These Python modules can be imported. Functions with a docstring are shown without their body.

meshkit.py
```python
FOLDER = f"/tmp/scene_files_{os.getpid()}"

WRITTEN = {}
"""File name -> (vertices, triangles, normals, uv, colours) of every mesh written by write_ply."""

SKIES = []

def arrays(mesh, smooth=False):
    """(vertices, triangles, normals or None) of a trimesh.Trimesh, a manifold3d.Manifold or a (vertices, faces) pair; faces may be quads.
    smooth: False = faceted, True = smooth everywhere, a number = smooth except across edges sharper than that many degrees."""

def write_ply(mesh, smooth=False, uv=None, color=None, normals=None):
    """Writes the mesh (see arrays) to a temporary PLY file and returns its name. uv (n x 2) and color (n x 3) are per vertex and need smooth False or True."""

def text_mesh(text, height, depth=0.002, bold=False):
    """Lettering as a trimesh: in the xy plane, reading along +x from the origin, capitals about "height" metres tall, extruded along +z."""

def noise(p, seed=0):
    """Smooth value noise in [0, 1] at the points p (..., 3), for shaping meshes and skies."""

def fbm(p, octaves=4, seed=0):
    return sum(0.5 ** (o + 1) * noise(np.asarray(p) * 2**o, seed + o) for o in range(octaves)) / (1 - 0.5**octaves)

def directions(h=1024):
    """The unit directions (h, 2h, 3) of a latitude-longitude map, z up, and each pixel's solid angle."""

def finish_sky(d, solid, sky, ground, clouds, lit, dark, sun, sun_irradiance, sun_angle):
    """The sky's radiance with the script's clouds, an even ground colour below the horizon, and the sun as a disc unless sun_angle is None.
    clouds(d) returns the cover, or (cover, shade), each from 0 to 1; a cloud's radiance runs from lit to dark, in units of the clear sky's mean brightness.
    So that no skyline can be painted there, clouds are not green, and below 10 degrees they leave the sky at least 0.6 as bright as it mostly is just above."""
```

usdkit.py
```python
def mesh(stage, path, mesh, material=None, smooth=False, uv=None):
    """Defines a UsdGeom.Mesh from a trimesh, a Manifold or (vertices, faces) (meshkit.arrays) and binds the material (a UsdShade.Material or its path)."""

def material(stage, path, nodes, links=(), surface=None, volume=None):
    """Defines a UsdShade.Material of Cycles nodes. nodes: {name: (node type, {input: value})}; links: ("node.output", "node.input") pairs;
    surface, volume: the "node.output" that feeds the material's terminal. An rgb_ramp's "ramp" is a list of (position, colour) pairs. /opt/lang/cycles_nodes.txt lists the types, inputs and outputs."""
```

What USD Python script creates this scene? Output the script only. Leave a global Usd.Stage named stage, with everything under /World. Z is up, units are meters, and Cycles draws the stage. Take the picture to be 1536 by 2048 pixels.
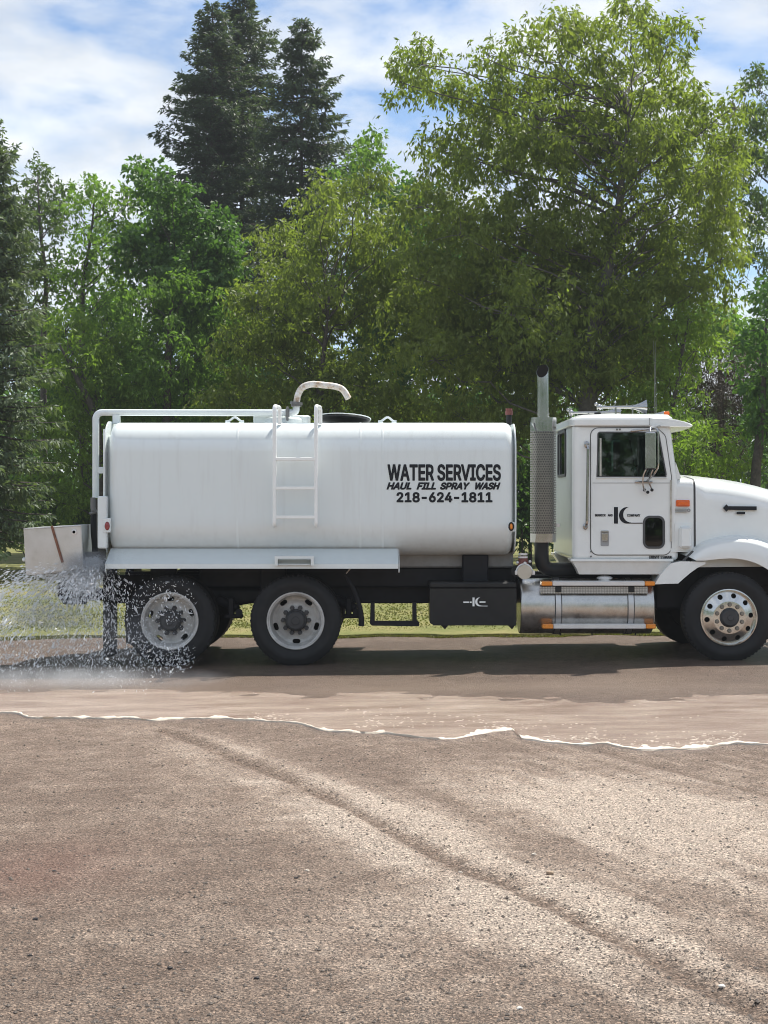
import math, random, re
import numpy as np, trimesh, manifold3d, shapely
from shapely.geometry import Polygon, LineString, Point, box as sbox
from shapely.ops import unary_union
from shapely import affinity
import usdkit, meshkit
from pxr import Usd, UsdGeom, UsdLux, UsdShade, Gf, Sdf, Vt

stage = Usd.Stage.CreateInMemory()
UsdGeom.Xform.Define(stage, '/World')
UsdGeom.Scope.Define(stage, '/World/Looks')
rng = np.random.default_rng(7)

# ------------------------------------------------------------------ camera, sky, sun
F, CX, YH, H = 3076.0, 768.0, 996.0, 1.93          # focal length in photo pixels, principal column, horizon row, eye height
cam = UsdGeom.Camera.Define(stage, '/World/camera')
cam.CreateHorizontalApertureAttr(36.0)
cam.CreateVerticalApertureAttr(48.0)
cam.CreateFocalLengthAttr(36.0 * F / 1536)
cam.CreateVerticalApertureOffsetAttr(-36.0 * (1024 - YH) / 1536)
cam.CreateClippingRangeAttr(Gf.Vec2f(0.1, 5000))
cam.CreateExposureAttr(0.92)
xf = UsdGeom.Xformable(cam)
xf.AddTranslateOp().Set(Gf.Vec3d(0, 0, H)); xf.AddRotateXOp().Set(90.0)

SUN_EL, SUN_AZ = math.radians(59), math.radians(40)   # azimuth = atan2(x, y): behind the truck, to the right
sun = UsdLux.DistantLight.Define(stage, '/World/sun')
sun.CreateIntensityAttr(1.08); sun.CreateAngleAttr(0.9); sun.CreateNormalizeAttr(True)
sun.CreateColorAttr(Gf.Vec3f(1.0, 0.95, 0.87))
sx = UsdGeom.Xformable(sun)
sx.AddRotateZOp().Set(-math.degrees(SUN_AZ)); sx.AddRotateXOp().Set(math.degrees(SUN_EL) - 90 + 0.0)
# the light shines along -z; tilting about x by (el - 90) turns +z towards (0, cos el, sin el)

dome = UsdLux.DomeLight.Define(stage, '/World/sky')
skym = usdkit.material(stage, '/World/Looks/sky_material', {
    'sky': ('sky_texture', {'sky_type': 'single_scattering', 'sun_disc': False, 'sun_elevation': SUN_EL, 'sun_rotation': SUN_AZ, 'aerosol_density': 0.35, 'ozone_density': 1.6}),
    'tc': ('texture_coordinate', {}),
    'mp': ('mapping', {'mapping_type': 'point', 'scale': (1.0, 1.0, 2.4), 'location': (5.2, 2.1, 0.9)}),
    'n1': ('noise_texture', {'scale': 10.0, 'detail': 6.0, 'roughness': 0.50, 'distortion': 0.2}),
    'r1': ('rgb_ramp', {'ramp': [(0.40, (0.06, 0.06, 0.06)), (0.52, (0.62, 0.62, 0.62)), (0.64, (1, 1, 1))]}),
    'mp2': ('mapping', {'mapping_type': 'point', 'scale': (1.0, 1.0, 2.2), 'location': (1.7, 0.4, 0.9)}),
    'n2': ('noise_texture', {'scale': 9.0, 'detail': 4.0, 'roughness': 0.5}),
    'r2': ('rgb_ramp', {'ramp': [(0.34, (4.0, 4.3, 4.7)), (0.64, (5.5, 5.75, 6.0))]}),
    'deep': ('mix', {'mix_type': 'multiply', 'fac': 1.0, 'color2': (0.60, 0.66, 0.73)}), 'mix': ('mix', {'mix_type': 'mix', 'fac': 0.5}),
    'bg': ('background_shader', {'strength': 0.10}),
}, [('tc.generated', 'mp.vector'), ('mp.vector', 'n1.vector'), ('n1.fac', 'r1.fac'), ('tc.generated', 'mp2.vector'), ('mp2.vector', 'n2.vector'), ('n2.fac', 'r2.fac'),
    ('r1.color', 'mix.fac'), ('sky.color', 'deep.color1'), ('deep.color', 'mix.color1'), ('r2.color', 'mix.color2'), ('mix.color', 'bg.color')], surface='bg.background')
UsdShade.MaterialBindingAPI.Apply(dome.GetPrim()).Bind(skym)
dome.GetPrim().SetCustomDataByKey('label', 'blue summer sky with soft white clouds')
dome.GetPrim().SetCustomDataByKey('kind', 'structure')

# ------------------------------------------------------------------ helpers
def X(u, Y): return (u - CX) / F * Y
def Z(v, Y): return H - (v - YH) / F * Y
def P(u, v, Y): return np.array([X(u, Y), Y, Z(v, Y)])
def ground_z(x, y=19.0): return 0.0017 + 0.0104 * np.clip(x, -9, 9)
def G(u, v):                                          # pixel on the ground -> ground point
    Y = H * F / (v - YH)
    for _ in range(3):
        Y = (H - ground_z(X(u, Y))) * F / (v - YH)
    return np.array([X(u, Y), Y])

USED = {}
def numbered(path):
    n = USED.get(path, 0); USED[path] = n + 1
    return path if n == 0 else f'{path}_{n:03d}'
ORIGIN = {'/World': np.zeros(3)}
def tag(prim, label=None, cat=None, group=None, kind=None):
    for k, v in (('label', label), ('category', cat), ('group', group), ('kind', kind)):
        if v: prim.SetCustomDataByKey(k, v)
    return prim
def thing(name, loc, label, cat, group=None):
    p = numbered('/World/' + name); x = UsdGeom.Xform.Define(stage, p); x.AddTranslateOp().Set(Gf.Vec3d(*map(float, loc)))
    ORIGIN[p] = np.array(loc, float)
    tag(x.GetPrim(), label, cat, group); return p
def arr(mesh, smooth):
    return meshkit.arrays(mesh, smooth)
def obj(name, mesh, mat, parent='/World', smooth=35, label=None, cat=None, group=None, kind=None):
    p = numbered(parent + '/' + name)
    v, f, n = meshkit.arrays(mesh, smooth)
    o = ORIGIN[parent]
    ORIGIN[p] = o
    m = usdkit.mesh(stage, p, (v - o, f), LOOK[mat] if isinstance(mat, str) else mat)
    if n is not None:
        m.CreateNormalsAttr(Vt.Vec3fArray.FromNumpy(n.astype(np.float32))); m.SetNormalsInterpolation('vertex')
    tag(m.GetPrim(), label, cat, group, kind)
    return p
def group_part(name, parent):                          # a part that only holds sub-parts
    p = numbered(parent + '/' + name); UsdGeom.Xform.Define(stage, p); ORIGIN[p] = ORIGIN[parent]; return p

def cat(*ms): return trimesh.util.concatenate([m for m in ms if m is not None])
def cbox(x0, x1, y0, y1, z0, z1, c=0.006):             # chamfered box
    c = min(c, abs(x1 - x0) / 3, abs(y1 - y0) / 3, abs(z1 - z0) / 3)
    pts = []
    for a in (0, 1):
        for b in (0, 1):
            for d in (0, 1):
                for k in range(3):
                    q = [(x0 + c, x1 - c)[a], (y0 + c, y1 - c)[b], (z0 + c, z1 - c)[d]]
                    q[k] = ((x0, x1)[a], (y0, y1)[b], (z0, z1)[d])[k]
                    pts.append(q)
    return trimesh.convex.convex_hull(np.array(pts))
def hull(pts): return trimesh.convex.convex_hull(np.array(pts))
def sphere(c, r, sub=2, s=(1, 1, 1)):
    m = trimesh.creation.icosphere(sub, 1.0); m.vertices = m.vertices * r * np.array(s) + np.array(c); return m
def round_hull(pts, r, sub=2):
    s = trimesh.creation.icosphere(sub, 1.0).vertices
    rs = np.broadcast_to(r, (len(pts),))
    return hull(np.vstack([np.array(p) + s * q for p, q in zip(pts, rs)]))
def smooth_path(pts, n=6):
    pts = np.array(pts, float); out = []
    q = np.vstack([2 * pts[0] - pts[1], pts, 2 * pts[-1] - pts[-2]])
    for i in range(1, len(q) - 2):
        for t in np.linspace(0, 1, n, endpoint=False):
            a, b, c, d = q[i - 1:i + 3]
            out.append(0.5 * (2 * b + (c - a) * t + (2 * a - 5 * b + 4 * c - d) * t * t + (3 * b - a - 3 * c + d) * t ** 3))
    out.append(pts[-1]); return np.array(out)
def fillet(pts, r, n=6):                               # a polyline with rounded corners
    pts = [np.array(p, float) for p in pts]; out = [pts[0]]
    for a, b, c in zip(pts[:-2], pts[1:-1], pts[2:]):
        d0, d1 = (a - b), (c - b); l0, l1 = np.linalg.norm(d0), np.linalg.norm(d1)
        k = min(r, l0 / 2.05, l1 / 2.05); s, e = b + d0 / l0 * k, b + d1 / l1 * k
        for t in np.linspace(0, 1, n):
            out.append((1 - t) ** 2 * s + 2 * t * (1 - t) * b + t * t * e)
    out.append(pts[-1]); return np.array(out)
def tube(path, r, n=12, caps=True):
    p = np.array(path, float); r = np.broadcast_to(np.asarray(r, float), (len(p),))
    t = np.gradient(p, axis=0); t /= np.linalg.norm(t, axis=1, keepdims=True) + 1e-12
    a = np.cross(t[0], [0, 0, 1.0] if abs(t[0][2]) < 0.9 else [1.0, 0, 0]); a /= np.linalg.norm(a)
    ang = np.arange(n) * 2 * np.pi / n; rings = []
    for i in range(len(p)):
        a = a - t[i] * (a @ t[i]); a /= np.linalg.norm(a); b = np.cross(t[i], a)
        rings.append(p[i] + r[i] * (np.cos(ang)[:, None] * a + np.sin(ang)[:, None] * b))
    return loft(rings, caps)
def loft(rings, caps=True, closed=True):
    n = len(rings[0]); v = np.vstack(rings); f = []
    for i in range(len(rings) - 1):
        for j in range(n if closed else n - 1):
            k = (j + 1) % n
            f += [[i * n + j, i * n + k, (i + 1) * n + k], [i * n + j, (i + 1) * n + k, (i + 1) * n + j]]
    if caps and closed:
        v = np.vstack([v, np.mean(rings[0], 0), np.mean(rings[-1], 0)]); a, b = len(v) - 2, len(v) - 1; o = (len(rings) - 1) * n
        for j in range(n):
            k = (j + 1) % n
            f += [[k, j, a], [o + j, o + k, b]]
    m = trimesh.Trimesh(v, np.array(f), process=False)
    if caps and closed:
        try:
            if m.volume < 0: m.invert()
        except Exception: pass
    return m
def cyl(p0, p1, r0, r1=None, n=20):
    r1 = r0 if r1 is None else r1
    return tube([p0, p1], [r0, r1], n)
def lathe(profile, c, n=48, axis='y', s=1):
    """profile: closed list of (radius, offset along the axis); offset is multiplied by s."""
    ang = np.arange(n) * 2 * np.pi / n; rings = []
    for r, o in profile:
        if axis == 'y': rings.append(np.stack([c[0] + r * np.cos(ang), np.full(n, c[1] + s * o), c[2] + r * np.sin(ang)], 1))
        elif axis == 'z': rings.append(np.stack([c[0] + r * np.cos(ang), c[1] + r * np.sin(ang), np.full(n, c[2] + s * o)], 1))
        else: rings.append(np.stack([np.full(n, c[0] + s * o), c[1] + r * np.cos(ang), c[2] + r * np.sin(ang)], 1))
    m = loft(rings + [rings[0]], caps=False)
    m.merge_vertices(); m.update_faces(m.nondegenerate_faces())
    if m.volume < 0: m.invert()
    return m
def man(m):
    m = m.copy(); m.merge_vertices()
    return manifold3d.Manifold(manifold3d.Mesh(np.asarray(m.vertices, np.float32), np.asarray(m.faces, np.uint32)))
def tri(m):
    q = m.to_mesh(); return trimesh.Trimesh(q.vert_properties[:, :3], q.tri_verts, process=False)
def xz(poly, y0, y1):                                  # polygon in the x-z plane, extruded from y0 to y1
    out = []
    for g in getattr(poly, 'geoms', [poly]):
        if g.is_empty or g.area < 1e-9: continue
        m = trimesh.creation.extrude_polygon(g, abs(y1 - y0), engine='earcut')
        v = m.vertices; m.vertices = np.stack([v[:, 0], max(y0, y1) - v[:, 2], v[:, 1]], 1); out.append(m)
    return cat(*out)
def yz(poly, x0, x1):                                  # polygon in the y-z plane, extruded along x
    out = []
    for g in getattr(poly, 'geoms', [poly]):
        m = trimesh.creation.extrude_polygon(g, abs(x1 - x0), engine='earcut')
        v = m.vertices; m.vertices = np.stack([min(x0, x1) + v[:, 2], v[:, 0], v[:, 1]], 1); out.append(m)
    return cat(*out)
def pixpoly(pts, Y, r=0.0):                            # pixel outline -> x-z polygon at depth Y, corners rounded by r metres
    p = Polygon([(X(u, Y), Z(v, Y)) for u, v in pts])
    if r: p = p.buffer(-r).buffer(2 * r).buffer(-r)
    return p.simplify(0.0008)
def bar(p0, p1, w, d, c=0.004):                        # a bar of square section between two points (w across in x-z, d in y)
    p0, p1 = np.array(p0, float), np.array(p1, float); t = (p1 - p0) / np.linalg.norm(p1 - p0)
    y = np.array([0, 1.0, 0]); s = np.cross(t, y)
    if np.linalg.norm(s) < 1e-6: s = np.array([1.0, 0, 0])
    s /= np.linalg.norm(s); y = np.cross(s, t)
    L = np.linalg.norm(p1 - p0); m = cbox(-w / 2, w / 2, -d / 2, d / 2, 0, L, c)
    m.vertices = p0 + m.vertices[:, :1] * s + m.vertices[:, 1:2] * y + m.vertices[:, 2:] * t
    if m.volume < 0: m.invert()
    return m
def letter_shape(text, bold=True):
    m = meshkit.text_mesh(text, 1.0, 0.1, bold)
    top = m.triangles[(m.face_normals[:, 2] > 0.9)]
    return unary_union([Polygon(t[:, :2]).buffer(0.0015) for t in top])
def lettering(text, u0, u1, v0, v1, Y, heavy=0.0, slant=0.0, depth=0.0025):
    s = letter_shape(text)
    w0 = s.bounds
    s = affinity.scale(s, (u1 - u0) / (w0[2] - w0[0]) , (v1 - v0) / (w0[3] - w0[1]), origin=(0, 0))
    if slant: s = affinity.affine_transform(s, [1, slant, 0, 1, 0, 0])
    if heavy: s = s.buffer(heavy, join_style=2, mitre_limit=2)
    b = s.bounds
    s = affinity.translate(s, -b[0], -b[1]); s = affinity.scale(s, (u1 - u0) / (b[2] - b[0]) * Y / F, (v1 - v0) / (b[3] - b[1]) * Y / F, origin=(0, 0))
    s = affinity.translate(s, X(u0, Y), Z(v1, Y)).simplify(0.0006)
    return xz(s, Y, Y - depth)

# ------------------------------------------------------------------ materials
LOOK = {}
def look(name, nodes, links, surface): LOOK[name] = usdkit.material(stage, '/World/Looks/' + name, nodes, links, surface=surface)
def plain(name, color, rough=0.5, metal=0.0, coat=0.0, vary=0.12, bump=0.0, bscale=40.0, spec=0.5, scale=6.0, dirt=None, dirt_amount=0.0, rvary=0.0):
    """Principled colour with soft blotches, optional dirt film and fine relief."""
    c = np.array(color, float)
    n = {'tc': ('geometry', {}), 'n': ('noise_texture', {'scale': scale, 'detail': 5.0, 'roughness': 0.6}),
         'r': ('rgb_ramp', {'ramp': [(0.3, tuple(c * (1 - vary))), (0.7, tuple(np.minimum(c * (1 + vary), 0.95)))]}),
         'p': ('principled_bsdf', {'roughness': rough, 'metallic': metal, 'coat_weight': coat, 'coat_roughness': 0.08, 'specular_ior_level': spec})}
    l = [('tc.position', 'n.vector'), ('n.fac', 'r.fac')]
    out = 'r.color'
    if dirt is not None:
        n['dn'] = ('noise_texture', {'scale': 2.3, 'detail': 8.0, 'roughness': 0.7}); l.append(('tc.position', 'dn.vector'))
        n['dr'] = ('rgb_ramp', {'ramp': [(0.42, (0, 0, 0)), (0.75, (dirt_amount,) * 3)]}); l.append(('dn.fac', 'dr.fac'))
        n['dm'] = ('mix', {'mix_type': 'mix', 'color2': dirt}); l += [('dr.color', 'dm.fac'), (out, 'dm.color1')]; out = 'dm.color'
    l.append((out, 'p.base_color'))
    if rvary:
        n['rr'] = ('rgb_ramp', {'ramp': [(0.3, (max(rough - rvary, 0.02),) * 3), (0.7, (rough + rvary,) * 3)]}); l += [('n.fac', 'rr.fac'), ('rr.color', 'p.roughness')]
    if bump:
        n['bn'] = ('noise_texture', {'scale': bscale, 'detail': 4.0}); n['b'] = ('bump', {'strength': 0.6, 'distance': bump})
        l += [('tc.position', 'bn.vector'), ('bn.fac', 'b.height'), ('b.normal', 'p.normal')]
    look(name, n, l, 'p.BSDF')
plain('white_paint', (0.685, 0.735, 0.73), 0.28, coat=0.25, vary=0.025, bump=0.004, bscale=1.3, dirt=(0.50, 0.47, 0.42), dirt_amount=0.10)
look('tank_paint', {'g': ('geometry', {}), 'm': ('mapping', {'mapping_type': 'point', 'scale': (5.0, 5.0, 0.35)}), 'n': ('noise_texture', {'scale': 2.2, 'detail': 7.0, 'roughness': 0.65}),
    'r': ('rgb_ramp', {'ramp': [(0.34, (0.655, 0.698, 0.69)), (0.46, (0.685, 0.735, 0.73)), (0.75, (0.695, 0.745, 0.74))]}), 'n2': ('noise_texture', {'scale': 1.2, 'detail': 3.0}), 'b': ('bump', {'strength': 0.5, 'distance': 0.006}),
    'sx': ('separate_xyz', {}), 'low': ('map_range', {'from_min': 1.75, 'from_max': 1.28, 'to_min': 0.0, 'to_max': 0.45, 'clamp': True}), 'n3': ('noise_texture', {'scale': 10.0, 'detail': 6.0, 'roughness': 0.7}), 'dm': ('math', {'math_type': 'multiply'}), 'dirt': ('mix', {'mix_type': 'mix', 'color2': (0.36, 0.345, 0.315)}),
    'p': ('principled_bsdf', {'roughness': 0.26, 'coat_weight': 0.3, 'coat_roughness': 0.08})},
    [('g.position', 'm.vector'), ('m.vector', 'n.vector'), ('n.fac', 'r.fac'), ('g.position', 'n2.vector'), ('n2.fac', 'b.height'), ('b.normal', 'p.normal'), ('g.position', 'sx.vector'), ('sx.z', 'low.value'), ('g.position', 'n3.vector'), ('n3.fac', 'dm.value1'), ('low.result', 'dm.value2'), ('dm.value', 'dirt.fac'), ('r.color', 'dirt.color1'), ('dirt.color', 'p.base_color')], 'p.BSDF')
plain('ladder_paint', (0.82, 0.84, 0.82), 0.3, coat=0.3, vary=0.03)
plain('cab_paint', (0.755, 0.785, 0.77), 0.22, coat=0.4, vary=0.02, dirt=(0.52, 0.48, 0.42), dirt_amount=0.07)
plain('sill_paint', (0.62, 0.61, 0.57), 0.35, coat=0.2, vary=0.05, dirt=(0.42, 0.37, 0.30), dirt_amount=0.45)
plain('black_paint', (0.008, 0.009, 0.010), 0.42, vary=0.2, dirt=(0.04, 0.036, 0.03), dirt_amount=0.22, spec=0.35)
plain('saddle_paint', (0.26, 0.26, 0.25), 0.5, vary=0.1, dirt=(0.12, 0.105, 0.09), dirt_amount=0.5)
plain('chassis_paint', (0.006, 0.007, 0.010), 0.55, vary=0.3, dirt=(0.03, 0.026, 0.022), dirt_amount=0.25, spec=0.3)
plain('black_print', (0.010, 0.012, 0.016), 0.55, vary=0.1, spec=0.25)
plain('white_print', (0.80, 0.82, 0.80), 0.5, vary=0.03)
plain('rubber', (0.013, 0.0135, 0.0145), 0.7, vary=0.2, bump=0.004, bscale=60, dirt=(0.034, 0.031, 0.028), dirt_amount=0.35, spec=0.3)
plain('chrome', (0.46, 0.455, 0.44), 0.16, metal=1.0, vary=0.05, rvary=0.05)
plain('aluminium', (0.58, 0.57, 0.54), 0.32, metal=1.0, vary=0.08, rvary=0.08, dirt=(0.36, 0.31, 0.24), dirt_amount=0.25, bump=0.0015, bscale=9)
plain('stainless', (0.64, 0.635, 0.62), 0.42, metal=1.0, vary=0.06, rvary=0.06, bump=0.003, bscale=4, dirt=(0.35, 0.31, 0.26), dirt_amount=0.2)
plain('shield_metal', (0.33, 0.32, 0.305), 0.26, metal=1.0, vary=0.1)
plain('polished_alloy', (0.66, 0.65, 0.62), 0.2, metal=1.0, vary=0.05, rvary=0.06)
plain('rim_paint', (0.58, 0.575, 0.55), 0.45, vary=0.1, dirt=(0.12, 0.10, 0.085), dirt_amount=0.75)
plain('hub_metal', (0.035, 0.035, 0.036), 0.55, vary=0.3)
plain('nut_metal', (0.22, 0.20, 0.17), 0.5, metal=0.6, vary=0.2)
plain('rust', (0.19, 0.085, 0.05), 0.8, vary=0.35, scale=25, bump=0.002, bscale=80)
plain('red_brown_paint', (0.16, 0.05, 0.04), 0.55, vary=0.25, scale=20)
plain('cast_iron', (0.16, 0.16, 0.155), 0.5, metal=0.5, vary=0.2)
plain('cap_metal', (0.50, 0.47, 0.40), 0.45, metal=0.7, vary=0.06)
plain('step_metal', (0.66, 0.65, 0.63), 0.38, vary=0.06, metal=0.3)
plain('dark_interior', (0.035, 0.035, 0.038), 0.7, vary=0.1)
plain('seat_cloth', (0.09, 0.085, 0.08), 0.9, vary=0.1)
plain('seal_rubber', (0.06, 0.062, 0.064), 0.6, vary=0.1)
plain('grey_line', (0.30, 0.31, 0.31), 0.5, vary=0.1)
plain('soot', (0.004, 0.004, 0.004), 0.95, vary=0.1, spec=0.08)
for nm, c in (('amber_lens', (0.75, 0.24, 0.02)), ('orange_lens', (0.72, 0.13, 0.02)), ('red_lens', (0.22, 0.03, 0.03))):
    plain(nm, c, 0.2, coat=0.5, vary=0.1, scale=30)
look('rusty_white_pipe', {'g': ('geometry', {}), 'n': ('noise_texture', {'scale': 9.0, 'detail': 8.0, 'roughness': 0.72}), 'r': ('rgb_ramp', {'ramp': [(0.44, (0.68, 0.68, 0.66)), (0.54, (0.58, 0.53, 0.45)), (0.64, (0.34, 0.22, 0.13)), (0.78, (0.46, 0.38, 0.28))]}),
     'p': ('principled_bsdf', {'roughness': 0.6})}, [('g.position', 'n.vector'), ('n.fac', 'r.fac'), ('r.color', 'p.base_color')], 'p.BSDF')
for nm, tint, ior in (('glass', (0.45, 0.56, 0.52), 1.5), ('dark_glass', (0.10, 0.13, 0.15), 1.55)):
    look(nm, {'t': ('transparent_bsdf', {'color': tint}), 'g': ('glossy_bsdf', {'color': (1, 1, 1), 'roughness': 0.02}), 'f': ('fresnel', {'IOR': ior}), 'm': ('mix_closure', {})},
         [('f.fac', 'm.fac'), ('t.BSDF', 'm.closure1'), ('g.BSDF', 'm.closure2')], 'm.closure')
def leaf_look(name, c_dark, c_light, trans=0.55, gloss=0.35, patch=0.35):
    d, l = np.array(c_dark), np.array(c_light)
    look(name, {'g': ('geometry', {}), 'n': ('noise_texture', {'scale': patch, 'detail': 3.0}), 'a': ('math', {'math_type': 'multiply_add', 'value2': 0.55, 'value3': 0.0}),
                'b': ('math', {'math_type': 'multiply_add', 'value2': 0.55}), 'r': ('rgb_ramp', {'ramp': [(0.25, tuple(d)), (0.80, tuple(l))]}),
                'tm': ('mix', {'mix_type': 'multiply', 'fac': 1.0, 'color2': (1.35, 1.5, 0.6)}),
                'p': ('principled_bsdf', {'roughness': 0.5, 'specular_ior_level': gloss}), 't': ('translucent_bsdf', {}), 'm': ('mix_closure', {'fac': trans})},
         [('g.position', 'n.vector'), ('g.random_per_island', 'a.value1'), ('n.fac', 'b.value1'), ('a.value', 'b.value3'), ('b.value', 'r.fac'), ('r.color', 'p.base_color'),
          ('r.color', 'tm.color1'), ('tm.color', 't.color'), ('p.BSDF', 'm.closure1'), ('t.BSDF', 'm.closure2')], 'm.closure')
leaf_look('leaf_olive', (0.155, 0.195, 0.052), (0.255, 0.275, 0.078))
leaf_look('leaf_yellow_green', (0.150, 0.225, 0.050), (0.255, 0.325, 0.075))
leaf_look('leaf_mid_green', (0.120, 0.205, 0.050), (0.240, 0.335, 0.080))
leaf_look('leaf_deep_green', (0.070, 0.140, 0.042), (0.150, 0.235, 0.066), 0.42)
leaf_look('leaf_grey_green', (0.070, 0.105, 0.050), (0.150, 0.190, 0.095))
leaf_look('needle_dark', (0.062, 0.088, 0.062), (0.140, 0.172, 0.115), 0.35, 0.25, 0.5)
leaf_look('needle_grey', (0.110, 0.150, 0.090), (0.235, 0.270, 0.170), 0.32, 0.25, 0.5)
leaf_look('twig_brown', (0.050, 0.038, 0.026), (0.110, 0.085, 0.058), 0.05, 0.2, 0.5)
plain('bark', (0.060, 0.050, 0.042), 0.9, vary=0.4, scale=12, bump=0.03, bscale=22)
plain('bark_grey', (0.095, 0.085, 0.075), 0.9, vary=0.35, scale=10, bump=0.03, bscale=22)
look('tread_plate', {'g': ('geometry', {}), 'm1': ('mapping', {'mapping_type': 'point', 'rotation': (0, 0.785, 0)}), 'c': ('checker_texture', {'scale': 45.0, 'color1': (0.30, 0.30, 0.29), 'color2': (0.48, 0.48, 0.46)}), 'b': ('bump', {'strength': 0.8, 'distance': 0.004}), 'p': ('principled_bsdf', {'metallic': 0.8, 'roughness': 0.4})},
     [('g.position', 'm1.vector'), ('m1.vector', 'c.vector'), ('c.color', 'p.base_color'), ('c.fac', 'b.height'), ('b.normal', 'p.normal')], 'p.BSDF')
plain('tan_stone', (0.26, 0.19, 0.13), 0.85, scale=60); plain('pale_stone', (0.45, 0.40, 0.34), 0.85, scale=60); plain('white_stone', (0.62, 0.60, 0.55), 0.8, scale=60); plain('dark_stone', (0.035, 0.032, 0.032), 0.8, scale=60)
# ------------------------------------------------------------------ ground: one sheet, finer near the camera
def axis(fine0, fine1, step, far, grow=1.22):
    a = list(np.arange(fine0, fine1, step)); d = step; hi = [a[-1]]
    while hi[-1] < far: d *= grow; hi.append(hi[-1] + d)
    d = step; lo = [a[0]]
    while lo[-1] > -far: d *= grow; lo.append(lo[-1] - d)
    return np.array(lo[:0:-1] + a + hi[1:])
def gridmesh(xs, ys, zfun):
    XX, YY = np.meshgrid(xs, ys, indexing='ij'); ZZ = zfun(XX, YY)
    n = len(ys); i, j = np.meshgrid(np.arange(len(xs) - 1), np.arange(n - 1), indexing='ij'); a = (i * n + j).ravel()
    f = np.stack([a, a + n, a + n + 1, a, a + n + 1, a + 1], 1).reshape(-1, 3)
    return np.stack([XX, YY, ZZ], -1).reshape(-1, 3), f
def dist_to_line(x, y, pts):
    pts = np.array(pts); best = np.full(x.shape, 1e9)
    for a, b in zip(pts[:-1], pts[1:]):
        d = b - a; t = np.clip(((x - a[0]) * d[0] + (y - a[1]) * d[1]) / (d @ d), 0, 1)
        ex, ey = x - a[0] - t * d[0], y - a[1] - t * d[1]
        s = np.sign(d[0] * (y - a[1]) - d[1] * (x - a[0])); q = np.hypot(ex, ey)
        best = np.where(q < np.abs(best), s * q, best)
    return best
RUTS = [[(330, 1466), (400, 1490), (500, 1530), (600, 1570), (700, 1615), (818, 1680), (918, 1735), (1018, 1770), (1118, 1820), (1193, 1860), (1268, 1895), (1368, 1955), (1468, 2005), (1560, 2050)],
        [(640, 1500), (768, 1545), (918, 1610), (1068, 1675), (1218, 1735), (1368, 1790), (1518, 1845), (1640, 1890)],
        [(1120, 1480), (1248, 1515), (1368, 1545), (1536, 1595), (1700, 1650)]]
RUTS = [[G(*p) for p in r] for r in RUTS]
EDGE_PIX = [(-500, 1398), (-250, 1410), (-60, 1421), (0, 1426), (30, 1428), (60, 1436), (100, 1438), (190, 1440), (250, 1440), (310, 1443), (370, 1440), (420, 1439), (500, 1443), (560, 1446), (600, 1449), (640, 1460), (700, 1463), (760, 1465),
            (840, 1473), (880, 1476), (930, 1472), (985, 1465), (1030, 1461), (1042, 1477), (1110, 1485), (1170, 1489), (1200, 1487), (1230, 1493), (1280, 1500), (1330, 1500), (1400, 1498), (1450, 1491), (1536, 1489), (1650, 1480), (1900, 1474), (2300, 1470)]
EDGE = smooth_path([np.r_[G(*p), 0] for p in EDGE_PIX], 8)[:, :2]
EDGE = EDGE[np.argsort(EDGE[:, 0])]
EDGE[:, 1] += 0.05 * (meshkit.fbm(np.stack([EDGE[:, 0] * 2.3, EDGE[:, 0] * 0, EDGE[:, 0] * 0 + 3], 1), 4) - 0.5)
def edge_y(x): return np.interp(x, EDGE[:, 0], EDGE[:, 1])
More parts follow.
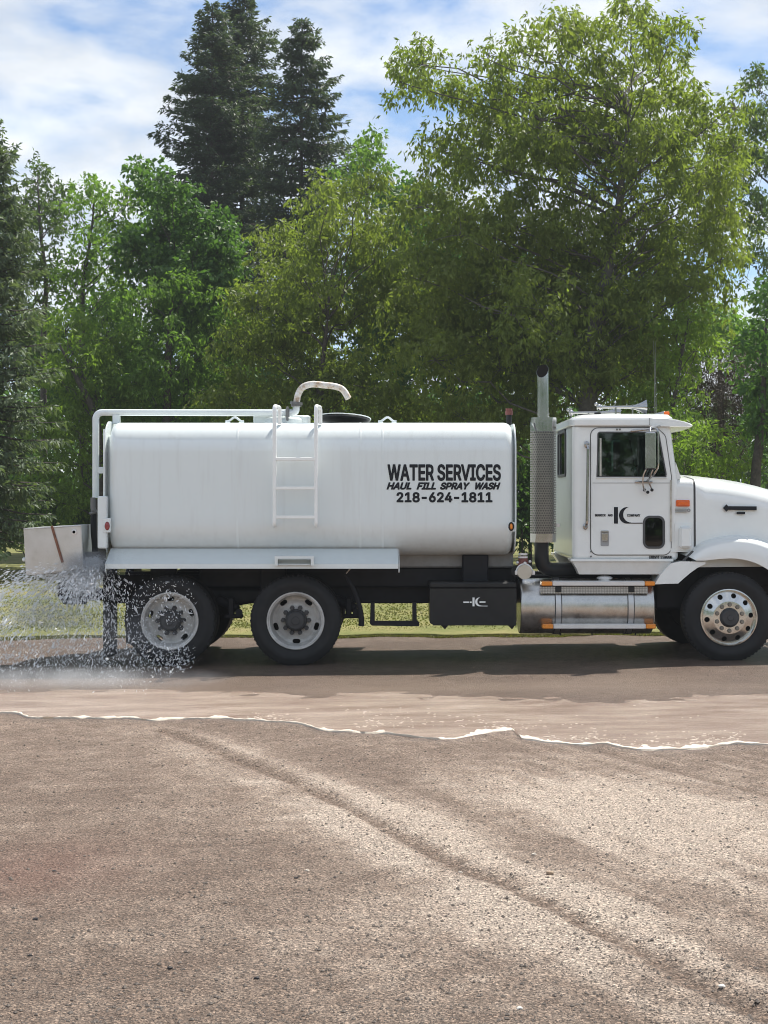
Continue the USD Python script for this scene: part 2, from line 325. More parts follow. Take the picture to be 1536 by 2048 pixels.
def gauss(x, s): return np.exp(-0.5 * (x / s) ** 2)
TD = (RUTS[0][-3] - RUTS[0][2]) / np.linalg.norm(RUTS[0][-3] - RUTS[0][2])
def along(x, y): return x * TD[0] + y * TD[1]
def across(x, y): return y * TD[0] - x * TD[1]
def detail_z(x, y):
    p = np.stack([x, y, np.zeros_like(x)], -1)
    z = ground_z(x, y) + 0.030 * (meshkit.fbm(p * 0.8, 3, 5) - 0.5) * np.clip((20 - y) / 4, 0, 1)
    near = np.clip((16.5 - y) / 2, 0, 1)
    z = z + near * 0.020 * (meshkit.fbm(p * 7.0, 4, 9) - 0.5)
    for k, r in enumerate(RUTS):
        d = dist_to_line(x, y, r) + 0.03 * (meshkit.fbm(p * 3, 2, 11 + k) - 0.5)
        lug = 0.6 + 0.8 * meshkit.fbm(p * np.array([9.0, 9.0, 1.0]), 2, 40 + k)
        if k == 0: z = z + 0.004 * np.sin(2 * np.pi * along(x, y) / 0.11) * gauss(d, 0.07) * near
        if k == 0: z = z + lug * (-0.020 * gauss(d, 0.034) + 0.012 * gauss(d - 0.13, 0.04) + 0.010 * gauss(d + 0.13, 0.04))
        elif k == 1: z = z - lug * 0.007 * gauss(d, 0.15)
        else: z = z - lug * 0.010 * gauss(d, 0.06)
    return z
xs, ys = axis(-4.9, 4.9, 0.036, 900), None
d, lo = 0.03, [5.0]
while lo[-1] > -40: d *= 1.3; lo.append(lo[-1] - d)
a = list(np.arange(5.0, 17.0, 0.036)); d, hi = 0.036, [a[-1]]
while hi[-1] < 1500: d *= 1.06; hi.append(hi[-1] + d)
ys = np.array(lo[:0:-1] + a + hi[1:])
gv, gf = gridmesh(xs, ys, detail_z)
gx, gy = gv[:, 0], gv[:, 1]
def pale_of(x, y):
    p = np.stack([x, y, np.zeros_like(x)], -1)
    d0, d1, d2 = (dist_to_line(x, y, r) for r in RUTS)
    fade = np.clip((x + 3.2) / 2.2, 0, 1) * np.clip((15.0 - y) / 1.5, 0, 1)
    pl = 0.22 + 0.40 * (gauss(d0 - 0.20, 0.10) + gauss(d0 + 0.22, 0.13)) * fade
    c1, c2, c3 = G(1150, 1590), G(1430, 1700), G(1000, 1850)
    pl = pl + 0.55 * gauss(np.hypot((x - c1[0]) / 1.5, (y - c1[1]) / 1.1), 0.8) + 0.70 * gauss(np.hypot((x - c2[0]) / 1.0, (y - c2[1]) / 1.0), 0.9)
    pl = pl + 0.55 * gauss(np.hypot((x - c3[0]) / 1.0, (y - c3[1]) / 0.8), 0.7) + 0.35 * gauss(np.hypot((x - G(820, 1640)[0]) / 0.7, (y - G(820, 1640)[1]) / 0.8), 0.7)
    for d, s, k in ((d0, 0.038, 0.8), (d1, 0.17, 0.42), (d2, 0.06, 0.5)): pl = pl * (1 - k * gauss(d, s))
    st = meshkit.fbm(np.stack([along(x, y) * 1.1, across(x, y) * 13, np.zeros_like(x)], -1), 3, 33) - 0.5
    pl = pl + 0.75 * st * np.clip((x + 0.6) / 1.5, 0, 1) * np.clip((14.5 - y) / 1.5, 0, 1) + 0.16 * np.sin(2 * np.pi * along(x, y) / 0.11) * gauss(d0, 0.08) * fade
    return np.clip(pl + 0.55 * (meshkit.fbm(p * 2.2, 5, 21) - 0.5), 0, 1)
wet = np.clip(0.5 - (edge_y(gx) - gy - 0.05) / 0.5, 0, 1) * np.clip((22.6 - gy) / 1.2, 0, 1)
mud = np.clip(1 - np.abs(gy - 15.6) / 1.5, 0, 1) * np.clip(.35 + 1.3 * (meshkit.fbm(np.stack([gx * .8, gy * 2.4, gx * 0], -1), 4, 55) - .25), 0, 1); mud = np.where(gy > edge_y(gx), mud * .9, 0)
red = np.clip(0.32 * gauss(np.hypot((gx - G(70, 1740)[0]) / 0.5, (gy - G(70, 1740)[1]) / 0.7), 0.7), 0, 1)
def primvar(path, name, values):
    UsdGeom.PrimvarsAPI(stage.GetPrimAtPath(path)).CreatePrimvar(name, Sdf.ValueTypeNames.FloatArray, 'vertex').Set(Vt.FloatArray.FromNumpy(np.asarray(values, np.float32)))
look('gravel', {
    'g': ('geometry', {}), 'pale': ('attribute', {'attribute': 'pale'}), 'wet': ('attribute', {'attribute': 'wet'}), 'mud': ('attribute', {'attribute': 'mud'}), 'mudm': ('mix', {'mix_type': 'mix', 'color2': (0.225, 0.165, 0.125)}), 'red': ('attribute', {'attribute': 'red'}),
    'n1': ('noise_texture', {'scale': 5.5, 'detail': 9.0, 'roughness': 0.74}),
    'v1': ('voronoi_texture', {'scale': 55.0, 'feature': 'f1'}), 'v2': ('voronoi_texture', {'scale': 130.0, 'feature': 'f1'}),
    'sum': ('math', {'math_type': 'multiply_add', 'value2': 1.15, 'value3': -0.22}), 'sum2': ('math', {'math_type': 'add'}),
    'nk': ('math', {'math_type': 'multiply_add', 'value2': 1.7, 'value3': -0.76}),
    'r': ('rgb_ramp', {'ramp': [(0.0, (0.175, 0.130, 0.102)), (0.35, (0.245, 0.190, 0.152)), (0.65, (0.325, 0.262, 0.214)), (1.0, (0.43, 0.36, 0.30))]}),
    'sp': ('rgb_ramp', {'ramp': [(0.0, (0.35, 0.34, 0.34)), (0.5, (0.92, 0.92, 0.92)), (0.85, (1.5, 1.46, 1.4)), (1.0, (2.4, 2.3, 2.2))]}),
    'sc': ('separate_color', {'color_type': 'rgb'}),
    'mul': ('mix', {'mix_type': 'multiply', 'fac': 0.85}),
    'redm': ('mix', {'mix_type': 'mix', 'color2': (0.19, 0.085, 0.068)}),
    'wetm': ('mix', {'mix_type': 'multiply', 'color2': (0.72, 0.68, 0.665)}),
    'rw': ('math', {'math_type': 'multiply_add', 'value2': -0.60, 'value3': 0.92}),
    'h': ('math', {'math_type': 'multiply_add', 'value2': 0.6}), 'b': ('bump', {'strength': 1.0, 'distance': 0.024}),
    'n3': ('noise_texture', {'scale': 85.0, 'detail': 5.0, 'roughness': 0.7}),
    'p': ('principled_bsdf', {'specular_ior_level': 0.3}),
}, [('g.position', 'n1.vector'), ('g.position', 'v1.vector'), ('g.position', 'v2.vector'), ('g.position', 'n3.vector'), ('n1.fac', 'nk.value1'), ('pale.fac', 'sum.value1'), ('nk.value', 'sum2.value1'), ('sum.value', 'sum2.value2'), ('sum2.value', 'r.fac'),
    ('v2.color', 'sc.color'), ('sc.r', 'sp.fac'), ('r.color', 'mul.color1'), ('sp.color', 'mul.color2'), ('mul.color', 'redm.color1'), ('red.fac', 'redm.fac'), ('redm.color', 'wetm.color1'), ('wet.fac', 'wetm.fac'),
    ('wetm.color', 'mudm.color1'), ('mud.fac', 'mudm.fac'), ('mudm.color', 'p.base_color'), ('wet.fac', 'rw.value1'), ('rw.value', 'p.roughness'), ('v1.distance', 'h.value1'), ('n3.fac', 'h.value3'), ('h.value', 'b.height'), ('b.normal', 'p.normal')], 'p.BSDF')
gp = obj('gravel_lot', (gv, gf), 'gravel', smooth=True, label='brown gravel lot with curved tyre tracks and pale dusty patches', kind='structure')
primvar(gp, 'pale', pale_of(gx, gy)); primvar(gp, 'wet', wet); primvar(gp, 'mud', mud); primvar(gp, 'red', red)

# lawn behind the truck, one sheet with a ragged front edge
lx = axis(-9, 9, 0.12, 700, 1.25)
t = np.r_[np.linspace(0, 1, 40) ** 1.6]
def lawn_front(x): return 21.2 + 0.9 * (meshkit.fbm(np.stack([x * 0.9, x * 0, x * 0], -1), 4, 31) - 0.5) + 0.5 * np.clip((-x - 1.5) / 2, 0, 1)
LXX, T = np.meshgrid(lx, t, indexing='ij')
LYY = lawn_front(LXX) + T * (900 - lawn_front(LXX)) * T ** 1.2
LZZ = ground_z(LXX) + 0.006 + np.minimum(T * 900, 1.5) * 0.02
n = len(t); i, j = np.meshgrid(np.arange(len(lx) - 1), np.arange(n - 1), indexing='ij'); q = (i * n + j).ravel()
lf = np.stack([q, q + n, q + n + 1, q, q + n + 1, q + 1], 1).reshape(-1, 3)
look('turf', {'g': ('geometry', {}), 'n': ('noise_texture', {'scale': 0.55, 'detail': 6.0, 'roughness': 0.6}), 'n2': ('noise_texture', {'scale': 9.0, 'detail': 6.0, 'roughness': 0.75}),
              's': ('math', {'math_type': 'multiply_add', 'value2': 0.5, 'value3': 0.0}), 's2': ('math', {'math_type': 'multiply_add', 'value2': 0.5}),
              'r': ('rgb_ramp', {'ramp': [(0.34, (0.075, 0.095, 0.022)), (0.46, (0.125, 0.135, 0.040)), (0.58, (0.200, 0.180, 0.070)), (0.70, (0.130, 0.085, 0.055))]}),
              'p': ('principled_bsdf', {'roughness': 0.9, 'specular_ior_level': 0.2}), 'b': ('bump', {'strength': 0.8, 'distance': 0.03})},
     [('g.position', 'n.vector'), ('g.position', 'n2.vector'), ('n.fac', 's.value1'), ('s.value', 's2.value3'), ('n2.fac', 's2.value1'), ('s2.value', 'r.fac'), ('r.color', 'p.base_color'), ('n2.fac', 'b.height'), ('b.normal', 'p.normal')], 'p.BSDF')
obj('lawn', (np.stack([LXX, LYY, LZZ], -1).reshape(-1, 3), lf), 'turf', smooth=True, label='dry mown lawn behind the truck running back under the trees', kind='structure')
# grass blades on the lawn, denser towards its front edge
N = 50000
bx = rng.uniform(-9, 9, N); by = lawn_front(bx) - 0.15 + 16 * rng.random(N) ** 2.2; bx = bx * np.maximum(by / 24, 0.8)
bh = rng.uniform(0.012, 0.032, N) * (0.6 + 0.8 * meshkit.fbm(np.stack([bx, by, bx * 0], 1), 3, 3)); ang = rng.uniform(0, 2 * np.pi, N)
base = np.stack([bx, by, ground_z(bx) + 0.004 + np.clip((by - lawn_front(bx)), 0, 1.5) * 0.02], 1); w = 0.010 + by * 0.0004
dv = np.stack([np.cos(ang), np.sin(ang), 0 * ang], 1) * w[:, None]; lean = np.stack([rng.normal(0, .4, N), rng.normal(0, .4, N), np.ones(N)], 1) * bh[:, None]
bv = np.stack([base - dv, base + dv, base + lean], 1).reshape(-1, 3)
leaf_look('grass_blade', (0.130, 0.132, 0.044), (0.175, 0.165, 0.068), 0.3, 0.3, 0.8)
obj('grass', (bv, np.arange(3 * N).reshape(-1, 3)), 'grass_blade', smooth=False, label='short yellowing grass blades on the lawn behind the truck', cat='grass', kind='stuff')

# muddy water running towards the camera, with a foam line along its front edge
def bank(x): return 15.6 + 0.5 * (meshkit.fbm(np.stack([x * 0.7, x * 0, x * 0 + 7], -1), 4, 17) - 0.5) + 0.25 * np.clip(-x, -3, 4) * 0.4
wx = np.linspace(-7.5, 7.5, 420); wt = np.linspace(0, 1, 40); WXX, WT = np.meshgrid(wx, wt, indexing='ij')
WYY = edge_y(WXX) + WT * (bank(WXX) - edge_y(WXX))
rip = meshkit.fbm(np.stack([WXX * 3.0, WYY * 7, WXX * 0], -1), 3, 44) - 0.5
WZZ = detail_z(WXX, WYY) * 0.25 + 0.75 * ground_z(WXX) + 0.012 * np.sqrt(np.clip(WT * 12, 0, 1)) + 0.006 * rip - 0.022 * WT ** 2 + 0.004
n = 40; i, j = np.meshgrid(np.arange(419), np.arange(n - 1), indexing='ij'); q = (i * n + j).ravel()
wf = np.stack([q, q + n, q + n + 1, q, q + n + 1, q + 1], 1).reshape(-1, 3)
look('muddy_water', {'g': ('geometry', {}), 'mp': ('mapping', {'mapping_type': 'point', 'scale': (0.7, 2.2, 1)}), 'n': ('noise_texture', {'scale': 1.4, 'detail': 6.0, 'roughness': 0.62}),
                     'r': ('rgb_ramp', {'ramp': [(0.34, (0.235, 0.165, 0.126)), (0.5, (0.320, 0.240, 0.188)), (0.66, (0.42, 0.335, 0.272))]}), 'sx': ('separate_xyz', {}), 'gx': ('map_range', {'from_min': -1.5, 'from_max': 3.0, 'to_min': 0.0, 'to_max': 0.5, 'clamp': True}), 'brown': ('mix', {'mix_type': 'multiply', 'color2': (0.66, 0.62, 0.60)}),
                     'n2': ('noise_texture', {'scale': 14.0, 'detail': 6.0, 'roughness': 0.65}), 'b': ('bump', {'strength': 0.9, 'distance': 0.03}), 'p': ('principled_bsdf', {'roughness': 0.16, 'ior': 1.33, 'specular_ior_level': 0.5})},
     [('g.position', 'mp.vector'), ('mp.vector', 'n.vector'), ('mp.vector', 'n2.vector'), ('n.fac', 'r.fac'), ('g.position', 'sx.vector'), ('sx.x', 'gx.value'), ('gx.result', 'brown.fac'), ('r.color', 'brown.color1'), ('brown.color', 'p.base_color'), ('n2.fac', 'b.height'), ('b.normal', 'p.normal')], 'p.BSDF')
obj('muddy_water', (np.stack([WXX, WYY, WZZ], -1).reshape(-1, 3), wf), 'muddy_water', smooth=True, label='thin sheet of tan muddy water flowing across the gravel towards the camera', kind='structure')
plain('foam', (0.54, 0.47, 0.385), 0.55, vary=0.08, scale=40, bump=0.006, bscale=90)
# foam: an uneven rolled lip plus patches and flecks behind it where the flow is rough
fx = np.arange(-7.2, 7.2, 0.012); fy = edge_y(fx); fz = detail_z(fx, fy)
pq = np.stack([fx * 6, fx * 0, fx * 0 + 1], 1); nw = meshkit.fbm(pq, 4, 61); nh = meshkit.fbm(pq * 1.7, 3, 62)
rough = np.clip((fx + 1.4) / 1.0, 0, 1)                 # the right part breaks up, the left part is a clean line
wd = (0.10 + 0.20 * nw ** 2) * np.clip(-0.85 + 3.3 * meshkit.fbm(np.stack([fx * 9, fx * 0, fx * 0 + 4], 1), 3, 65), 0.0, 1.5) + rough * 0.95 * np.clip(nw - 0.42, 0, 1); hh = 0.008 + 0.016 * nh
wd = wd * np.where((meshkit.noise(np.stack([fx * 1.1, fx * 0, fx * 0], 1), 70) > 0.80) & (fx > 0), 0.25, 1)
rings = []
for s, hgt in ((0.0, -0.4), (0.03, 0.75), (0.22, 1.0), (0.5, 0.7), (0.8, 0.35), (1.0, -0.5)):
    jit = 0.30 * (meshkit.noise(np.stack([fx * 30, fx * 0 + s * 9, fx * 0], 1), 77) - 0.5) * (s > 0.1)
    rings.append(np.stack([fx, fy - 0.012 + wd * (s + jit), fz + hh * hgt * (1 + jit)], 1))
fm = loft([np.array(r) for r in rings], caps=False, closed=False)
flecks = []
base_s = trimesh.creation.icosphere(1, 1.0)
M = 1100
px_ = rng.uniform(-1.2, 7, M); off = 0.10 + rng.exponential(0.30, M) * (0.4 + 1.6 * meshkit.noise(np.stack([px_ * 0.8, px_ * 0, px_ * 0], 1), 90)); py_ = edge_y(px_) + off
pz_ = 0.016 + ground_z(px_) + 0.25 * (detail_z(px_, py_) - ground_z(px_)); keep = meshkit.noise(np.stack([px_ * 2.0, py_ * 3, px_ * 0], 1), 91) > 0.5
oc = trimesh.creation.octahedron() if hasattr(trimesh.creation, 'octahedron') else trimesh.creation.icosphere(0, 1.0)
for x_, y_, z_ in zip(px_[keep], py_[keep], pz_[keep]):
    s = rng.uniform(0.002, 0.0055); m = oc.copy(); m.vertices = m.vertices * [s * rng.uniform(1, 5), s * 1.3, s * 0.35] + [x_, y_, z_]; flecks.append(m)
obj('foam_line', cat(fm, *flecks), 'foam', smooth=40, label='cream foam line along the front edge of the muddy water', cat='foam', kind='stuff')
# ------------------------------------------------------------------ the water truck
YC = 19.05                                             # centre line
TR = thing('water_truck', (0.6, YC, 0.0), 'white water truck with long rounded tank, day cab and chrome exhaust stack', 'truck')
T_ = lambda name, mesh, mat, parent=TR, **k: obj(name, mesh, mat, parent, **k)
def M_(y): return 2 * YC - y                           # mirrored depth on the far side

# --- tank
TY = 17.92; HW = YC - TY
x0, x1 = X(216, TY), X(1027, TY); zt, zb = 2.805, 1.262
def tank_ring(x, inset=0.0, k=10):
    rt, rb = 0.34, 0.38; out = []
    for cy, cz, r, a0 in ((HW - rt, zt - rt, rt, 0), (-(HW - rt), zt - rt, rt, 90), (-(HW - rb), zb + rb, rb, 180), (HW - rb, zb + rb, rb, 270)):
        for a in np.radians(np.linspace(a0, a0 + 90, k)):
            crown = 0.025 * math.cos(cy * 0) * (1 if cz > 2 else -1)
            out.append((x, YC + cy + (r - inset) * math.cos(a), cz + (r - inset) * math.sin(a)))
    out = np.array(out)
    out[:, 2] += np.where(out[:, 2] > 2.0, 0.035, -0.02) * (1 - ((out[:, 1] - YC) / HW) ** 2)
    return out
prof = [(0, .075), (.012, .045), (.03, .02), (.06, .004), (.09, 0)]
rings = [tank_ring(x0 + d, i) for d, i in prof] + [tank_ring(x) for x in np.linspace(x0 + .12, x1 - .12, 18)] + [tank_ring(x1 - d, i) for d, i in prof[::-1]]
TANK = T_('tank', loft(rings), 'tank_paint', smooth=40)
for u in (474, 720, 765):
    xw = X(u, TY); T_('weld_seam', loft([tank_ring(xw - .014, 0), tank_ring(xw - .009, -.0022), tank_ring(xw + .009, -.0022), tank_ring(xw + .014, 0)], caps=False), 'white_paint', TANK)
def flange(u0, u1, out):
    a, b = X(u0, TY), X(u1, TY)
    o = Polygon(tank_ring(0, -out)[:, 1:]); 
    return yz(o, a, b)
T_('end_flange', flange(207.5, 210, 0.018), 'white_paint', label='thin white rim round the rear end of the tank')
T_('end_neck', loft([tank_ring(X(209, TY), .16), tank_ring(X(216.5, TY), .10)]), 'white_paint')
T_('end_flange', flange(1030.5, 1033, -0.012), 'white_paint', label='thin white rim round the front end of the tank')
T_('end_neck', loft([tank_ring(X(1026, TY), .10), tank_ring(X(1031, TY), .14)]), 'white_paint')
LT = TY - 0.0005
T_('lettering', lettering('WATER SERVICES', 775, 1002, 928, 962, LT, heavy=0.75), 'black_print', TANK, label='condensed black lettering WATER SERVICES')
for w_, a_, b_ in (('HAUL', 773, 823), ('FILL', 833, 872), ('SPRAY', 880, 940), ('WASH', 950, 1001)):
    T_('lettering', lettering(w_, a_, b_, 964.5, 979.5, LT, heavy=0.85, slant=0.30), 'black_print', TANK, label='slanted black lettering ' + w_)
T_('lettering', lettering('218-624-1811', 793, 985, 984, 1005, LT, heavy=0.7), 'black_print', TANK, label='black telephone number 218-624-1811')
# lower saddle under the tank and the white skirt over the rear wheels
T_('tank_saddle', cat(cbox(X(240, 18.4), X(1026, 18.4), 18.35, M_(18.35), 1.10, 1.30, .02)), 'saddle_paint')
for u in (925, 520, 300):
    T_('saddle_bracket', cbox(X(u, 18.2), X(u + 52, 18.2), 18.22, 18.34, 0.80, 1.26, .015), 'chassis_paint')
sk0, sk1 = X(214, 17.8), X(796, 17.8); za, zb2, zc = Z(1097, 18.04), Z(1128, 17.69), Z(1137.5, 17.69)
sec = [(18.04, za), (17.69, zb2), (17.69, zc), (17.702, zc), (17.702, zb2 - .006), (18.04, za - .016)]
for far in (0, 1):
    q = Polygon([(M_(y) if far else y, z) for y, z in sec])
    T_('skirt', yz(q, sk0, sk1), 'white_paint', label='white sheet metal skirt over the rear wheels')
    for u in (214, 797):
        T_('skirt_end', yz(Polygon([(M_(y) if far else y, z) for y, z in ((17.685, zb2 + .006), (17.685, zc - .035), (17.71, zc - .05), (18.03, za - .10), (18.04, za - .01))]), X(u, 17.8), X(u, 17.8) + .010), 'white_paint')
yy = 17.685
T_('skirt_step', cat(xz(pixpoly([(550, 1112), (628, 1112), (628, 1131), (622, 1131), (622, 1117), (556, 1117), (556, 1131), (550, 1131)], yy), yy - .05, yy + .10), cbox(X(556, yy), X(622, yy), yy - .02, yy + .02, Z(1131, yy), Z(1128, yy))), 'white_paint')
# --- ladder
LAD = group_part('ladder', TR); ly = 17.76
for u, v in ((549, 1052), (632, 1052)):
    x_ = X(u, ly); rail = fillet([(X(u - .8, 17.90), 17.90, Z(v, ly) + .01), (X(u, ly), ly, Z(v, ly)), (x_, ly, Z(812, ly)), (x_ + .035, 18.12, Z(812, ly) + .005), (x_ + .035, 18.12, 2.80)], .06)
    T_('ladder_rail', tube(rail, .0235, 10), 'ladder_paint', LAD)
for v in (918, 976, 1034):
    T_('rung', cbox(X(549, ly), X(632, ly), ly - .018, ly + .018, Z(v + 3.4, ly), Z(v - 3.4, ly), .006), 'ladder_paint', LAD)
# --- lifting lugs, manhole, pipes
for u in (470, 775):
    y = 18.35; z0 = Z(846, y)
    T_('lifting_lug', cat(tube(fillet([P(u - 19, 843, y), P(u - 13, 843, y), P(u, 833, y), P(u + 12, 843, y), P(u + 18, 843, y)], .03, 4), .013, 8), cbox(X(u - 19, y), X(u - 9, y), y - .05, y + .05, z0 - .02, z0 + .012), cbox(X(u + 8, y), X(u + 18, y), y - .05, y + .05, z0 - .02, z0 + .012)), 'white_paint', TANK)
y = 18.75
T_('manhole_collar', cat(lathe([(0, -.08), (.305, -.08), (.305, .02), (.29, .045), (.27, .055), (0, .06)], (X(562, y), y, Z(845, y)), 40, 'z'), cbox(X(510, y), X(572, y), y - .25, y + .25, Z(848, y), Z(833, y), .01)), 'white_paint', TANK)
T_('neck_ring', lathe([(0, -.08), (.14, -.08), (.14, .07), (.12, .085), (0, .09)], (X(598, y), y, Z(845, y)), 36, 'z'), 'white_paint', TANK)
cx_, cz_ = X(686, y), Z(840, y)
lid = lathe([(0, -.012), (.33, -.020), (.335, -.01), (.325, .012), (.2, .03), (0, .036)], (0, 0, 0), 48, 'z')
R = trimesh.transformations.rotation_matrix(math.radians(-7), [1, 0, 0]) @ trimesh.transformations.rotation_matrix(math.radians(2), [0, 1, 0]); lid.apply_transform(R); lid.apply_translation((cx_, y, cz_ + .012))
T_('manhole_lid', lid, 'black_paint', label='open black manhole lid with a white rim')
rim = tube([(.338 * math.cos(a), .338 * math.sin(a), .006) for a in np.linspace(0, 2 * np.pi, 49)], .006, 6); rim.apply_transform(R); rim.apply_translation((cx_, y, cz_ + .016)); T_('lid_rim', rim, 'white_paint', TR)
py = 18.45; pr = 6.8 / F * py
T_('fill_pipe', tube(fillet([P(191.5, 996, py), P(191.5, 825, py), P(585, 825.5, py)], .09, 8), pr, 16), 'white_paint', label='long white fill pipe rising behind the tank and running along its top')
T_('pipe_elbow', tube(fillet([P(570, 825.5, py), P(592.5, 825.5, py), P(592.5, 808, py)], .11, 8), pr * 1.02, 16), 'white_paint')
T_('pipe_clamp', cat(cyl(P(572, 825.5, py), P(579, 825.5, py), pr * 1.3), cbox(X(573, py), X(578, py), py - pr * 1.3 - .03, py - pr * .9, Z(842, py), Z(814, py))), 'cast_iron')
T_('pipe_flange', cat(cyl(P(592.5, 813, py), P(592.5, 809, py), pr * 1.55, n=24), cyl(P(592.5, 809, py), P(593, 804, py), pr * 1.85, n=8)), 'cast_iron')
T_('spout', tube(smooth_path([P(593, 806, py), P(596, 790, py), P(605, 775, py), P(623, 768.5, py), P(645, 770, py), P(670, 773, py), P(686, 780, py), P(697, 797, py - .02)], 5), pr * .95, 16), 'rusty_white_pipe', label='bent rusty spout on top of the tank')
T_('pipe_bracket', cbox(X(226, py), X(240, py), py - .04, py + .04, Z(848, py), Z(829, py)), 'white_paint'); T_('pipe_bracket', cbox(X(196, py), X(214, py), py - .04, py + .04, Z(947, py), Z(934, py)), 'white_paint')
T_('sight_tube', cyl(P(208, 858, 18.6), P(208, 994, 18.6), .012, n=10), 'white_paint')
T_('vent_pipe', cyl(P(1018, 850, 18.6), P(1018, 828, 18.6), .034, n=14), 'black_paint'); T_('vent_cap', cat(cyl(P(1018, 830, 18.6), P(1018, 822, 18.6), .046, n=12), cyl(P(1018, 822, 18.6), P(1018, 817, 18.6), .040, n=8)), 'red_brown_paint')
# --- rear post, lamps
ry = 17.80
T_('rear_post', cat(cbox(X(195, ry), X(213, ry), ry, ry + .12, Z(1097, ry), Z(992, ry), .012), cbox(X(205, ry), X(221, ry), ry - .004, ry + .05, Z(1065, ry), Z(1036, ry), .006)), 'white_paint')
def oval_lamp(u, v, ru, rv, Y, mat, back):
    m = trimesh.creation.icosphere(3, 1.0); m.vertices = m.vertices * [ru / F * Y, .022, rv / F * Y] + P(u, v, Y); return m
T_('marker_lamp', oval_lamp(214.5, 1052, 5.2, 8.8, ry - .002, 'red_lens', 0), 'red_lens', label='dark red oval lamp on the rear post')
ay = 17.80
LP = T_('lamp_plate', cbox(X(1017, ay), X(1029.5, ay), ay, ay + .02, Z(1063, ay), Z(1044, ay), .004), 'white_paint')
T_('marker_lamp', oval_lamp(1022.5, 1053, 3.0, 6.0, ay - .004, 'amber_lens', 0), 'amber_lens', LP, label='amber oval lamp at the front of the tank')
T_('lamp_ring', tube([P(1022.5 + 4.4 * math.cos(a), 1053 + 7.6 * math.sin(a), ay - .004) for a in np.linspace(0, 2 * np.pi, 25)], .009, 8), 'black_paint', LP)
# --- chassis
for y in (18.60, M_(18.60)):
    T_('chassis_rail', cbox(X(226, 18.6), X(1640, 18.6), y - .045, y + .045, 0.66, 1.00, .01), 'chassis_paint')
for u in (300, 470, 720, 1000, 1330):
    T_('cross_member', cbox(X(u, 19), X(u + 22, 19), 18.64, M_(18.64), 0.68, 0.94, .01), 'chassis_paint')
T_('transmission', round_hull([(X(700, 19), YC, .82), (X(1000, 19), YC, .82)], .06, 1), 'chassis_paint', label='dark propeller shaft under the frame')
T_('subframe', cbox(X(400, 18.5), X(1034, 18.5), 18.42, M_(18.42), .86, 1.10, .02), 'chassis_paint')
for u in (462, 697):
    T_('suspension_arm', cat(round_hull([P(u - 22, 1200, 18.3), P(u + 8, 1214, 18.25)], .06, 1), cbox(X(u - 12, 18.2), X(u + 24, 18.2), 18.15, 18.25, Z(1236, 18.2), Z(1228, 18.2), .01), cyl(P(u + 16, 1225, 18.12), P(u + 16, 1225, 18.35), .045, n=12), cbox(X(u - 5, 18.2), X(u + 6, 18.2), 18.15, 18.3, Z(1232, 18.2), Z(1195, 18.2), .01)), 'chassis_paint')
for u in (340, 591):
    T_('axle', round_hull([(X(u, 17.8), 18.25, .50), (X(u, 17.8), M_(18.25), .50)], .085, 1), 'chassis_paint')
    T_('axle_housing', sphere((X(u, 17.8), YC, .52), .22, 2, (1, .8, 1)), 'chassis_paint')
T_('leaf_spring', round_hull([P(350, 1185, 18.45), P(465, 1205, 18.45), P(580, 1185, 18.45)], .05, 1), 'chassis_paint')
# toolbox
tb = 17.86
TB = T_('tool_box', cat(xz(pixpoly([(860, 1177), (1033, 1177), (1033, 1251), (868, 1251), (860, 1246)], tb), tb, tb + .55)), 'black_paint')
T_('box_lid', cbox(X(859, tb), X(1033, tb), tb - .012, tb + .56, Z(1175.5, tb), Z(1165, tb), .012), 'black_paint', TB)
[T_('box_foot', hull([P(u - 6, 1251, tb + .1), P(u + 8, 1251, tb + .1), P(u + 2, 1259, tb + .1), P(u - 6, 1251, tb + .2), P(u + 8, 1251, tb + .2), P(u + 2, 1259, tb + .2)]), 'black_paint', TB) for u in (888, 1022)]
def kc_logo(u0, v0, s, Y, depth=.003):                 # bar plus crescent whose foot runs on as a line; s = height in pixels
    k = s / Y * Y
    bar_ = sbox(0, 0, .235, 1)
    outer = Point(.80, .5).buffer(.5, 32); inner = Point(1.02, .545).buffer(.47, 32)
    cres = outer.difference(inner).intersection(sbox(0.28, -.01, 1.02, 1.01)).union(sbox(.80, 0.0, 1.73, .055))
    g = unary_union([bar_, cres]); g = affinity.scale(g, s / F * Y, s / F * Y, origin=(0, 0)); g = affinity.translate(g, X(u0, Y), Z(v0, Y))
    return xz(g, Y, Y - depth)
T_('logo', cat(kc_logo(945, 1212.5, 17.5, tb - .0005), cbox(X(926.5, tb), X(938, tb), tb - .0035, tb - .0005, Z(1206, tb), Z(1203, tb), .0005), cbox(X(939.5, tb), X(943.5, tb), tb - .0035, tb - .0005, Z(1206, tb), Z(1203, tb), .0005), cbox(X(959, tb), X(971, tb), tb - .0035, tb - .0005, Z(1205.5, tb), Z(1202.5, tb), .0005)), 'white_print', TB, label='white emblem on the black tool box')
sb = 18.0
T_('step_bracket', xz(pixpoly([(741, 1205), (749.5, 1205), (749.5, 1242), (824.5, 1242), (824.5, 1205), (833, 1205), (833.5, 1241), (838, 1244), (838, 1252), (744, 1251), (740, 1247)], sb), sb - .03, sb + .05), 'chassis_paint')
T_('fender_arm', cat(tube(smooth_path([P(690, 1147, 17.95), P(697, 1160, 17.95), P(708, 1180, 17.95), P(717, 1205, 17.95), P(722, 1230, 17.95), P(723, 1252, 17.95)], 4), [*np.linspace(.02, .035, 21)], 8)), 'chassis_paint')
T_('support_rod', cyl(P(692, 1147, 17.9), P(704, 1133, 17.9), .008, n=8), 'aluminium')
T_('mud_flap', cbox(X(209, 18.1), X(226, 18.1), 18.0, 18.4, Z(1312, 18.1), Z(1140, 18.1), .006), 'rubber')
